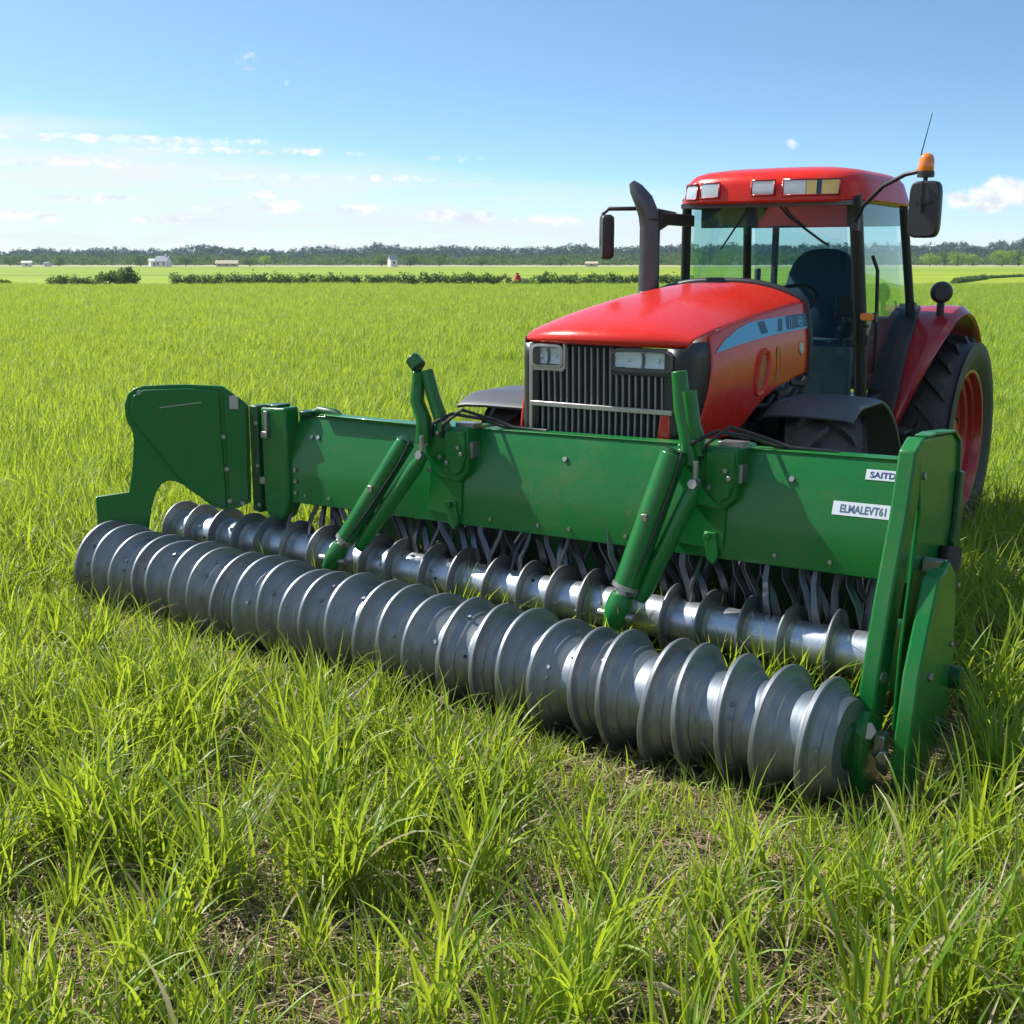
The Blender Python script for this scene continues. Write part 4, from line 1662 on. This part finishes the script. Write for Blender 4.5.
# pressed outer skin, a rounded cover over the upper plate
skin = [(.55, .80), (.70, .69), (.82, .645), (.80, 1.48), (.60, 1.505), (.30, 1.50), (.225, 1.46), (.205, 1.39), (.21, 1.30), (.26, 1.22), (.40, 1.02)]
m.prism([W(s, z, .010) for s, z in skin], nw * .022)
m.build('wing_cover', 'green paint', wing, 25, bevel=.012, segs=3)
m = MB()
m.prism([W(s, z, .010) for s, z in ((.835, .665), (.975, .70), (.985, 1.36), (.90, 1.44), (.84, 1.47))], nw * .02)
m.build('wing_cover', 'green paint', wing, 25, bevel=.008)
m = MB()
for s, z in ((.27, 1.485), (.82, 1.16), (.83, .93), (.84, .70), (.93, .68)):
    m.bolt(W(s, z, .03), nw, .017, .014)
m.build('wing_bolts', 'bolt steel', wing)
m = MB()
m.box(W(.90, 1.40, .035), (.06, .03, .09), Matrix.Rotation(R(45), 3, 'Z'))
m.build('wing_latch', 'grille trim', wing)
m = MB()
m.bar(W(.40, 1.375, .034), W(.68, 1.405, .034), .006, .010, (nw.x, nw.y, 0.001))
m.build('wing_rib', 'grille trim', wing)
# roller bearing foot
m = MB()
m.lathe([(-.05, .02), (-.05, .10), (.03, .11), (.05, .09), (.05, .02)], (-2.70, .06, .285), 28, 'x')
m.build('bearing', 'dark green paint', wing, bevel=.006)

# hinge posts between wing and beam
m = MB()
m.box((-1.985, .86, 1.00), (.085, .10, .76))
m.build('hinge_post', 'dark green paint', cu, bevel=.012)
m = MB()
prof = [(-1.90, 1.375), (-1.66, 1.385), (-1.655, .82), (-1.67, .70), (-1.71, .61), (-1.78, .575), (-1.85, .59), (-1.895, .66), (-1.90, .80)]
m.prism([(x, .80, z) for x, z in prof], (0, .14, 0))
hp = m.build('hinge_cover', 'green paint', cu, 30, bevel=.018, segs=3)
m = MB()
m.box((-1.83, .79, 1.27), (.03, .03, .17))
m.box((-1.845, .785, 1.19), (.06, .03, .045))
m.box((-1.90, .82, .86), (.05, .06, .05))
for z in (.68, .96, 1.26):
    m.bolt((-1.94, .80, z), (0, -1, 0), .016, .014)
m.build('hinge_fittings', 'bolt steel', hp, bevel=.004)
m = MB()
m.box((-1.80, .87, 1.385), (.13, .12, .03))
m.lathe([(0, .01), (0, .06), (.03, .06), (.035, .01)], (-1.58, .94, 1.33), 20, 'z')
m.tube([(-1.62, .96, 1.30), (-1.5, .98, 1.36), (-1.36, .98, 1.35), (-1.28, .98, 1.30)], .035, 10)
m.build('hinge_cap', 'dark green paint', hp, bevel=.006)

# lift brackets with uprights and their cylinders -----------------------
def bracket(cx, w, up_pts, up2, knob, zlo):
    z = zt(cx)
    m = MB()
    m.prism([(cx - w / 2, .80, z + .015), (cx + w / 2, .80, z + .02), (cx + w / 2, .80, z - .25), (cx + w * .30, .80, z - .33), (cx - w * .22, .80, z - .31), (cx - w / 2, .80, z - .18)], (0, .26, 0))
    b = m.build('lift_bracket', 'green paint', cu, 30, bevel=.016, segs=3)
    for k, dx in enumerate((.02, .10)):
        m = MB()
        m.tube([(cx - w * .35 + dx, .79, z - .05), (cx - w * .2 + dx, .74, z + .04), (cx + w * .1 + dx, .80, z + .10 + .03 * k), (cx + w * .5 + dx, .95, z + .06), (cx + w * .8 + dx, 1.0, z + .018), (cx + w * 1.5 + dx, 1.01, z + .016), (cx + w * 1.9 + dx, 1.06, z - .1)], .011, 8)
        m.build('hose', 'black plastic', b)
    m = MB()
    m.prism([(cx + w * .02, .775, z + .0), (cx + w * .47, .775, z + .0), (cx + w * .49, .775, z - .16), (cx + w * .40, .775, z - .25), (cx + w * .25, .775, z - .28), (cx + w * .04, .775, z - .22)], (0, .04, 0))
    m.build('bracket_cheek', 'green paint', b, 30, bevel=.01)
    m = MB()
    m.tube(up_pts, [.050, .050, .046, .042], 14)
    u = m.build('upright', 'green paint', b, 40, bevel=.004)
    m = MB()
    m.tube(up2, [.040, .042, .046], 12)
    m.build('upright', 'green paint', b, 40)
    m = MB()
    if knob:
        p = Vector(knob)
        m.tube([p + Vector((.05, 0, -.03)), p + Vector((-.015, 0, .03))], [.05, .045], 12)
        m.bar(p + Vector((.02, 0, -.02)), Vector(up_pts[-1]), .05, .05)
        m.build('upright_cap', 'dark green paint', u, 40, bevel=.01)
    m = MB()
    for dx, dz in ((-.38, -.02), (-.1, -.02), (-.36, -.1), (-.06, -.17), (.36, -.1), (.42, -.14), (.1, -.2), (-.3, -.26)):
        m.bolt((cx + dx * w, .775, z + dz), (0, -1, 0), .015, .016)
    m.box((cx + w * .32, .90, z + .025), (w * .4, .1, .03))
    m.box((cx + w * .52, .86, z - .12), (.03, .08, .10))
    m.build('bracket_bolts', 'bolt steel', b, bevel=.003)
    # lug below the beam
    m = MB()
    m.prism([(cx + .00, .80, z - .45), (cx + .07, .80, z - .45), (cx + .09, .80, z - .58), (cx + .06, .80, z - .63), (cx + .02, .80, z - .60)], (0, .03, 0))
    m.bolt((cx + .03, .79, z - .47), (0, -1, 0), .024, .02)
    m.build('beam_lug', 'green paint', b, bevel=.006)
    m = MB()
    m.prism([(cx - w * .4, .818, z - .2), (cx + w * .34, .818, z - .2), (cx + w * .30, .818, z - .54), (cx - w * .5, .818, z - .54)], (0, .03, 0))
    m.build('bracket_plate', 'green paint', b, bevel=.005)
    return b


def cylinder(top, bot, r, rod_top, rod_bot):
    t, b = Vector(top), Vector(bot)
    d = (b - t).normalized()
    L = (b - t).length
    m = MB()
    m.tube([t, t + d * L * .80], r, 24)
    cy = m.build('hydraulic_cylinder', 'green paint', cu, 40, bevel=.006)
    m = MB()
    m.tube([t + d * L * .36, t + d * L * .375], r * 1.04, 24)
    m.build('cylinder_collar', 'green paint', cy, 40)
    m = MB()
    m.tube([t - d * .02, t + d * .01], r * .8, 20)
    m.build('cylinder_cap', 'dark green paint', cy, 40)
    m = MB()
    m.tube([t + d * L * .79, t + d * L * .815, t + d * L * .816, t + d * L * .87], [r * 1.08, r * 1.08, r * .62, r * .62], 24)
    m.build('cylinder_collar', 'bolt steel', cy, 40)
    m = MB()
    m.tube([t + d * L * .85, t + d * L * .90, t + d * L * .99, b + d * .06], [r * .85, r * 1.0, r * .95, r * .55], 16)
    m.build('cylinder_foot', 'green paint', cy, 40, bevel=.006)
    pin = b - d * .02
    m = MB()
    m.tube([pin + Vector((-.11, 0, 0)), pin + Vector((.11, 0, 0))], .024, 10)
    m.build('cylinder_pin', 'bolt steel', cy, bevel=.003)
    m = MB()
    m.box(t + d * L * .37 + Vector((0, -r, 0)), (.035, .035, .04))
    m.build('cylinder_port', 'bolt steel', cy, bevel=.003)
    # hoses
    m = MB()
    h0 = t + Vector((-.02, -.06, -.02))
    m.tube([h0 + Vector((.09, .02, .04)), t + d * L * .15 + Vector((.075, -.04, 0)), t + d * L * .5 + Vector((.07, -.045, 0)), t + d * L * .84 + Vector((.04, -.04, 0))], .009, 8)
    m.build('hose', 'black plastic', cy)
    m = MB()
    rt, rb = Vector(rod_top), Vector(rod_bot)
    m.tube([rt, rt.lerp(rb, .12), rt.lerp(rb, .9), rb], [.032, .048, .046, .032], 16)
    ln = m.build('link_arm', 'green paint', cu, 40)
    m = MB()
    m.bolt(rt + Vector((0, -.03, 0)), (0, -1, .2), .028, .03)
    m.tube([rt + Vector((0, -.02, .12)), rt + Vector((.0, -.02, 0))], .016, 8)
    m.build('link_pin', 'bolt steel', ln)


bracket(-.27, .34, [(-.43, .78, 1.26), (-.42, .78, 1.40), (-.475, .78, 1.52), (-.455, .78, 1.70)], [(-.41, .80, 1.71), (-.36, .80, 1.55), (-.27, .80, 1.34)], (-.50, .78, 1.755), 0)
cylinder((-.52, .72, 1.265), (-1.0, .52, .46), .062, (-.36, .70, 1.20), (-.83, .60, .56))
bracket(1.50, .36, [(1.42, .78, 1.30), (1.40, .78, 1.46), (1.36, .78, 1.60), (1.335, .78, 1.80)], [(1.405, .765, 1.70), (1.43, .775, 1.52), (1.47, .80, 1.36)], None, 0)
cylinder((1.36, .70, 1.37), (1.13, .50, .46), .074, (1.50, .70, 1.22), (1.24, .58, .56))

# near end frame --------------------------------------------------------
m = MB()
fl = [(.36, 1.55), (.30, 1.24), (.19, .90), (.10, .50), (.08, .24), (.10, .12), (.24, .12), (.24, .28), (.27, .50), (.36, .88), (.45, 1.22), (.50, 1.50), (.58, 1.585), (.46, 1.60)]
m.prism([(lerp(2.615, 2.655, z / 1.6), y, z) for y, z in fl], (.082, 0, 0))
ef = m.build('end_frame', 'green paint', cu, 30, bevel=.012, segs=3)
m = MB()
pl = [(.42, 1.55), (.55, 1.592), (.98, 1.565), (1.10, 1.50), (1.16, 1.10), (1.16, .90), (1.05, .80), (.95, .74), (.80, .78), (.62, .60), (.42, .22), (.34, .24), (.36, .60), (.44, .95), (.50, 1.25)]
m.prism([(2.715, y * .93 + .02, z) for y, z in pl], (.02, 0, 0))
m.build('end_plate', 'green paint', ef, 30, bevel=.006)
m = MB()
edge = [(.50, 1.60), (.60, 1.602), (.93, 1.575), (1.04, 1.52), (1.10, 1.10), (1.11, .90), (1.17, .80)]
for a, b in zip(edge, edge[1:]):
    m.bar((2.715, *a), (2.715, *b), .014, .07, (1, 0, 0))
m.build('end_edge', 'green paint', ef, 60, bevel=.004)
m = MB()
m.prism([(2.735, y, z) for y, z in ((1.04, 1.36), (1.10, 1.36), (1.12, .98), (1.02, .95), (.98, 1.02), (1.02, 1.10))], (.03, 0, 0))
m.build('end_rib', 'dark green paint', ef, 30, bevel=.008)
# strut with black cylinder
m = MB()
m.tube([(2.785, .86, .98), (2.785, .76, .72), (2.785, .54, .34), (2.785, .42, .14)], [.05, .045, .04, .04], 14)
m.tube([(2.785, .87, 1.02), (2.785, .84, .92)], .055, 14)
m.build('end_strut', 'black plastic', ef, 40)
m = MB()
m.tube([(2.745, .70, .70), (2.745, .50, .30)], .022, 10)
m.build('end_rod', 'green paint', ef)
# outer lower arm
m = MB()
arm = [(.54, 1.03), (.66, .95), (.70, .80), (.74, .44), (.72, .32), (.56, .12), (.30, .02), (.06, .06), (.02, .18), (.06, .40), (.12, .62), (.24, .84), (.40, .98)]
m.prism([(2.835, y, z) for y, z in arm], (.035, 0, 0))
oa = m.build('lower_arm', 'green paint', ef, 30, bevel=.010, segs=3)
m = MB()
m.prism([(2.815, y, z) for y, z in ((.30, 1.0), (.44, 1.02), (.30, .80), (.22, .50), (.24, .06), (.06, .06), (.02, .20), (.10, .60))], (.075, 0, 0))
m.build('arm_flange', 'green paint', oa, 30, bevel=.010)
m = MB()
m.tube([(2.85, .72, .42), (2.92, .72, .42)], .055, 18)
m.tube([(2.85, .58, .22), (2.90, .58, .22)], .035, 14)
m.build('arm_boss', 'dark green paint', oa, 40, bevel=.006)
m = MB()
m.bolt((2.89, .25, .56), (1, 0, 0), .022, .016)
m.bolt((2.87, .35, .94), (1, 0, .2), .026, .012)
m.bolt((2.87, .70, .88), (1, 0, 0), .016, .012)
m.bolt((2.87, .66, .60), (1, 0, 0), .014, .012)
m.bolt((2.735, .50, 1.42), (1, 0, 0), .02, .01)
m.bolt((2.705, .16, .55), (1, -.4, 0), .03, .02)
m.bolt((2.735, .8, .85), (1, 0, 0), .018, .014)
m.box((2.79, .58, .99), (.10, .06, .06))
m.build('arm_bolts', 'bolt steel', oa, bevel=.003)
# lower end of the frame, with roller bearing
m = MB()
m.prism([(2.64, y, z) for y, z in ((-.06, .36), (.06, .42), (.20, .34), (.22, .12), (.14, .0), (.02, -.0), (-.02, .10), (-.07, .22))], (.07, 0, 0))
m.build('bearing_plate', 'green paint', ef, 30, bevel=.01)
m = MB()
m.lathe([(0, .02), (0, .10), (.035, .11), (.05, .09), (.05, .02)], (2.625, -.06, .285), 28, 'x')
m.build('bearing', 'dark green paint', ef)
m = MB()
m.bolt((2.70, .02, .34), (.4, -1, .3), .045, .03)
m.box((2.745, .10, .26), (.05, .08, .10))
m.box((2.76, .10, .16), (.045, .06, .07), Matrix.Rotation(R(20), 3, 'X'))
m.bolt((2.76, .06, .22), (.6, -1, 0), .035, .03)
m.build('bearing_bolts', 'bolt steel', ef, bevel=.006)
m = MB()
m.prism([(2.50, y, z) for y, z in ((.66, .62), (.80, .64), (.92, .60), (.92, .36), (.80, .26), (.68, .30))], (.10, 0, 0))
m.build('rear_bearing', 'green paint', ef, 30, bevel=.01)

# spring tines under the beam -------------------------------------------
def tine_mesh(seed):
    rnd = random.Random(seed)
    m = MB()
    k = rnd.uniform(.9, 1.1)
    pts = [Vector((0, .02, .86)), Vector((0, -.03, .70)), Vector((.045, -.10 * k, .60)), Vector((.075, -.13 * k, .49)), Vector((.070, -.09, .37)), Vector((.03, .0, .26)), Vector((-.03, .09, .15)), Vector((-.06, .15, .04))]
    w = [.028, .030, .034, .042, .046, .044, .036, .018]
    vs = []
    for i, p in enumerate(pts):
        d = (pts[min(i + 1, 7)] - pts[max(0, i - 1)]).normalized()
        nn = d.cross(Vector((1, 0, 0))).normalized()
        for sx, sy in ((-1, -1), (1, -1), (1, 1), (-1, 1)):
            vs.append(p + Vector((1, 0, 0)) * (sx * w[i] * .62) + nn * (sy * .011))
    fs = [(a * 4 + q, a * 4 + (q + 1) % 4, (a + 1) * 4 + (q + 1) % 4, (a + 1) * 4 + q) for a in range(7) for q in range(4)] + [(3, 2, 1, 0), (28, 29, 30, 31)]
    m.add(vs, fs)
    return m


m = tine_mesh(1)
tine0 = m.build('tine', 'tine steel', cu, 30, bevel=.004)
rnd = random.Random(12)
first = True
for row, (y, dz, off) in enumerate(((.93, .02, 0), (1.06, -.02, .06), (1.22, .0, .12))):
    x = -1.62 + off
    while x < 2.5:
        o = tine0 if first else tine0.copy()
        if not first:
            COL.objects.link(o)
            o.parent = cu
        first = False
        o.location = (x + rnd.uniform(-.015, .015), y + rnd.uniform(-.02, .02), dz)
        o.rotation_euler = (rnd.uniform(-.12, .12), rnd.uniform(-.10, .10), rnd.choice((-1, 1)) * rnd.uniform(.15, .95))
        x += .125
m = MB()
m.box((.45, 1.00, .80), (4.1, .05, .06))
m.box((.45, 1.22, .84), (4.1, .06, .06))
m.build('tine_bar', 'dark green paint', cu, bevel=.006)
m = MB()
m.prism([(X0 + .05, 1.33, .86), (X1 - .1, 1.33, .94), (X1 - .1, 1.36, .30), (X0 + .05, 1.36, .30)], (0, .015, 0))
m.build('shade_sheet', 'dark green paint', cu)  # added dark sheet, stands in for the shade under the beam

# ------------------------------------------------------------------ grass: tufts of real blades set out over the field
TUFTS = []


def tuft(seed, nblades, lmin, lmax, wmin, wmax, spread, rows=7, droop=1.0, dry=.08, vfold=True):
    rg = np.random.default_rng(seed)
    V, F, T, D = [], [], [], []
    k = 0
    for b in range(nblades):
        a = rg.uniform(0, 2 * PI)
        base = np.array([rg.normal() * spread, rg.normal() * spread, -.01])
        L = rg.uniform(lmin, lmax)
        w = rg.uniform(wmin, wmax)
        lean = rg.uniform(.04, .42)
        bend = rg.uniform(.25, 1.5) ** 1.4 * droop
        isdry = rg.random() < dry
        if isdry:
            bend *= 1.7
            lean += .3
        d = np.array([math.cos(a), math.sin(a), 0])
        sd = np.array([-math.sin(a), math.cos(a), 0])
        tw = rg.normal() * .5
        ca = rg.normal() * .25
        ang = lean
        p = base.copy()
        st = L / (rows - 1)
        t_ = rg.uniform(0, 1)
        for i in range(rows):
            q = i / (rows - 1)
            ww = w * (.55 + .45 * min(1, q * 3)) * (1 - max(0, (q - .42) / .58) ** 1.7) + .0006
            nrm = -d * math.cos(ang) + np.array([0, 0, 1]) * math.sin(ang)
            tq = tw * q
            s2 = sd * math.cos(tq) + nrm * math.sin(tq)
            n2 = -sd * math.sin(tq) + nrm * math.cos(tq)
            V += [p - s2 * ww, p - n2 * ww * .45, p + s2 * ww] if vfold else [p - s2 * ww, p + s2 * ww]
            c = 3 if vfold else 2
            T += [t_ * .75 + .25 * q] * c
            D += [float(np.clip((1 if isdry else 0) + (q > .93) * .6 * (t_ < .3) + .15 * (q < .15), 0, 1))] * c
            if i < rows - 1:
                for j in range(c - 1):
                    F.append((k + j, k + j + 1, k + c + j + 1, k + c + j))
            k += c
            p = p + st * (d * math.sin(ang) + np.array([0, 0, 1]) * math.cos(ang)) + sd * st * ca * q
            ang += bend * st / L * (0.4 + 1.5 * q)
            ang = min(ang, 2.7)
    V = np.array(V)
    V[:, 2] = np.maximum(V[:, 2], -.01 + 0.004 * rg.random(len(V)))
    return V, F, T, D


def tuft_object(name, data, m, coll):
    V, F, T, D = data
    me = bpy.data.meshes.new(name)
    me.from_pydata([tuple(v) for v in V], [], F)
    for nm, arr in (('tint', T), ('dry', D)):
        at = me.attributes.new(nm, 'FLOAT', 'POINT')
        at.data.foreach_set('value', np.asarray(arr, dtype=np.float32))
    for p in me.polygons:
        p.use_smooth = True
    me.materials.append(MATS[m])
    o = bpy.data.objects.new(name, me)
    coll.objects.link(o)
    return o


def scatter(name, pts, rots, scl, idx, coll, label, cat):
    """one stuff object that sets the pieces of a collection on its points"""
    me = bpy.data.meshes.new(name)
    n = len(pts)
    me.vertices.add(n)
    me.vertices.foreach_set('co', np.asarray(pts, dtype=np.float32).reshape(-1))
    me.update()
    a = me.attributes.new('turn', 'FLOAT_VECTOR', 'POINT')
    a.data.foreach_set('vector', np.asarray(rots, dtype=np.float32).reshape(-1))
    a = me.attributes.new('size', 'FLOAT_VECTOR', 'POINT')
    a.data.foreach_set('vector', np.asarray(scl, dtype=np.float32).reshape(-1))
    a = me.attributes.new('pick', 'INT', 'POINT')
    a.data.foreach_set('value', np.asarray(idx, dtype=np.int32))
    o = bpy.data.objects.new(name, me)
    COL.objects.link(o)
    tag(o, label, cat, kind='stuff')
    g = bpy.data.node_groups.new(name, 'GeometryNodeTree')
    g.interface.new_socket('Geometry', in_out='INPUT', socket_type='NodeSocketGeometry')
    g.interface.new_socket('Geometry', in_out='OUTPUT', socket_type='NodeSocketGeometry')
    gi, go = g.nodes.new('NodeGroupInput'), g.nodes.new('NodeGroupOutput')
    ci = g.nodes.new('GeometryNodeCollectionInfo')
    ci.inputs['Collection'].default_value = coll
    ci.inputs['Separate Children'].default_value = True
    ci.inputs['Reset Children'].default_value = True
    ip = g.nodes.new('GeometryNodeInstanceOnPoints')
    ip.inputs['Pick Instance'].default_value = True
    g.links.new(gi.outputs[0], ip.inputs['Points'])
    g.links.new(ci.outputs[0], ip.inputs['Instance'])
    for nm, dt, sock in (('turn', 'FLOAT_VECTOR', 'Rotation'), ('size', 'FLOAT_VECTOR', 'Scale'), ('pick', 'INT', 'Instance Index')):
        na = g.nodes.new('GeometryNodeInputNamedAttribute')
        na.data_type = dt
        na.inputs['Name'].default_value = nm
        g.links.new(na.outputs['Attribute'], ip.inputs[sock])
    g.links.new(ip.outputs[0], go.inputs[0])
    md = o.modifiers.new('scatter', 'NODES')
    md.node_group = g
    return o


near_c = bpy.data.collections.new('grass_tufts')
for i in range(12):
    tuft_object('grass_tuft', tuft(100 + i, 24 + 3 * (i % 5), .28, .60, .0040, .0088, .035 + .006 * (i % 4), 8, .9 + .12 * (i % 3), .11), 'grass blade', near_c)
mid_c = bpy.data.collections.new('grass_patches')
for i in range(8):
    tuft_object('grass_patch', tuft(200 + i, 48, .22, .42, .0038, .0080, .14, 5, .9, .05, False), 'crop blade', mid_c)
low_c = bpy.data.collections.new('low_grass')
for i in range(6):
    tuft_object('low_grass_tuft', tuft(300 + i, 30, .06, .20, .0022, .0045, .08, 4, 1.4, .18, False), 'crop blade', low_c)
straw_c = bpy.data.collections.new('straw_bits')
for i in range(5):
    rg = np.random.default_rng(400 + i)
    V, F, T, D = [], [], [], []
    k = 0
    for b in range(34):
        c = np.array([*(rg.normal(size=2) * .12), rg.uniform(.004, .03)])
        a = rg.uniform(0, 2 * PI)
        d = np.array([math.cos(a), math.sin(a), rg.normal() * .15])
        s = np.array([-d[1], d[0], rg.normal() * .2])
        L, w = rg.uniform(.02, .11), rg.uniform(.001, .0030)
        mid = np.array([0, 0, rg.uniform(0, .012)])
        V += [c - d * L - s * w, c - d * L + s * w, c - s * w + mid, c + s * w + mid, c + d * L - s * w, c + d * L + s * w]
        F += [(k, k + 1, k + 3, k + 2), (k + 2, k + 3, k + 5, k + 4)]
        k += 6
        T += [rg.uniform(0, 1)] * 6
        D += [0] * 6
    tuft_object('straw_bit', (np.array(V), F, T, D), 'straw', straw_c)

rg = np.random.default_rng(77)


def vnoise(x, y, sc, seed):
    """smooth value noise for the thick and thin places of the crop"""
    r = np.random.default_rng(seed)
    tab = r.random((64, 64))
    x, y = x / sc, y / sc
    xi, yi = np.floor(x).astype(int), np.floor(y).astype(int)
    fx, fy = x - xi, y - yi
    fx, fy = fx * fx * (3 - 2 * fx), fy * fy * (3 - 2 * fy)
    g = lambda a, b: tab[a % 64, b % 64]
    return (g(xi, yi) * (1 - fx) + g(xi + 1, yi) * fx) * (1 - fy) + (g(xi, yi + 1) * (1 - fx) + g(xi + 1, yi + 1) * fx) * fy


def strewn(y0, y1, dens, margin=1.2):
    """random points over the strip of field the camera sees between two distances, with room to either side"""
    hw1 = y1 * .62 + margin
    n = int((y1 - y0) * 2 * hw1 * dens)
    x = rg.uniform(-hw1, hw1, n)
    y = rg.uniform(y0, y1, n)
    k = np.abs(x) < y * .62 + margin
    return x[k], y[k]


ci_, si_ = math.cos(R(35)), math.sin(R(35))


def clear_of_machines(x, y):
    """keep tufts out from under the roller, bearing feet and tyres"""
    dx, dy = x + .65, y - 6.54
    lx, ly = dx * ci_ - dy * si_, dx * si_ + dy * ci_
    roll = (np.abs(lx) < 2.72) & (np.abs(ly) < .20)
    foot = (lx > 2.55) & (lx < 2.95) & (ly > -.1) & (ly < .9)
    c33, s33 = math.cos(R(33)), math.sin(R(33))
    dx, dy = x - .52, y - 7.07
    tx, ty = dx * c33 - dy * s33, dx * s33 + dy * c33
    tyre = (np.abs(np.abs(tx) - .95) < .30) & ((np.abs(ty - 4.25) < .55) | (np.abs(ty - 1.35) < .42))
    return ~(roll | foot | tyre)


def lay(name, x, y, sc, coll, npick, label, cat, zs=1.0):
    n = len(x)
    pts = np.stack([x, y, np.zeros(n)], 1)
    rot = np.stack([rg.normal(size=n) * .08, rg.normal(size=n) * .08, rg.uniform(0, 2 * PI, n)], 1)
    s = np.stack([sc, sc, sc * zs * rg.uniform(.85, 1.15, n)], 1)
    return scatter(name, pts, rot, s, rg.integers(0, npick, n), coll, label, cat)


# near field: separate tufts with bare, straw-strewn soil between them
x, y = strewn(2.6, 11, 34)
thick = .55 * vnoise(x + 40, y + 40, .30, 1) + .45 * vnoise(x + 41, y + 40, 1.1, 12)
lush = np.clip((y - 4.9) / 2.0, 0, 1) * .5 + np.clip((y - 4.6) / 1, 0, 1) * np.clip((-x - .8) / 1.2, 0, 1) * .35 + np.clip((x - .6) / 1.2, 0, 1) * .22
k = (rg.random(len(x)) < np.clip((thick - .40 + lush * .6) * 3.6, 0.24, 1)) & clear_of_machines(x, y)
x, y = x[k], y[k]
sc = rg.uniform(.62, 1.08, len(x)) * np.where(y < 5.0, 1.04, 1.0)
dx, dy = x + .65, y - 6.54
lx, ly = dx * ci_ - dy * si_, dx * si_ + dy * ci_
front = (lx > -2.9) & (lx < 3.25) & (ly > -.80) & (ly < .3)
k = ~(front & (rg.random(len(x)) < .10))
sc = np.where(front, sc * .60, sc)
x, y, sc = x[k], y[k], sc[k]
lay('grass', x, y, sc, near_c, 12, 'bright green grass standing in tufts around the machines', 'grass')
x, y = strewn(2.6, 9, 60)
k = (rg.random(len(x)) < .25 + .75 * vnoise(x + 40, y + 40, .5, 5)) & clear_of_machines(x, y)
x, y = x[k], y[k]
lay('low_grass', x, y, rg.uniform(.6, 1.2, len(x)), low_c, 6, 'fine low grass and weeds between the tufts', 'grass')
x, y = strewn(2.6, 8, 42)
lay('straw', x, y, rg.uniform(.7, 1.3, len(x)), straw_c, 5, 'dry straw lying on the bare soil in front', 'straw')
# middle and far parts of the near field
x1, y1 = strewn(9.5, 26, 20, 2)
x2, y2 = strewn(26, 50, 11, 3)
x3, y3 = strewn(50, 95, 6.5, 5)
x, y = np.concatenate([x1, x2, x3]), np.concatenate([y1, y2, y3])
k = clear_of_machines(x, y)
x, y = x[k], y[k]
big = vnoise(x + 300, y + 10, 2.2, 8) * .5 + vnoise(x + 300, y + 10, 7, 9) * .5
sc = rg.uniform(.75, 1.1, len(x)) * (.72 + .56 * big) * np.where(y > 26, 1.12, 1.0)
lay('field_grass', x, y, sc, mid_c, 8, 'dense bright green crop covering the field back to the hedge', 'grass')
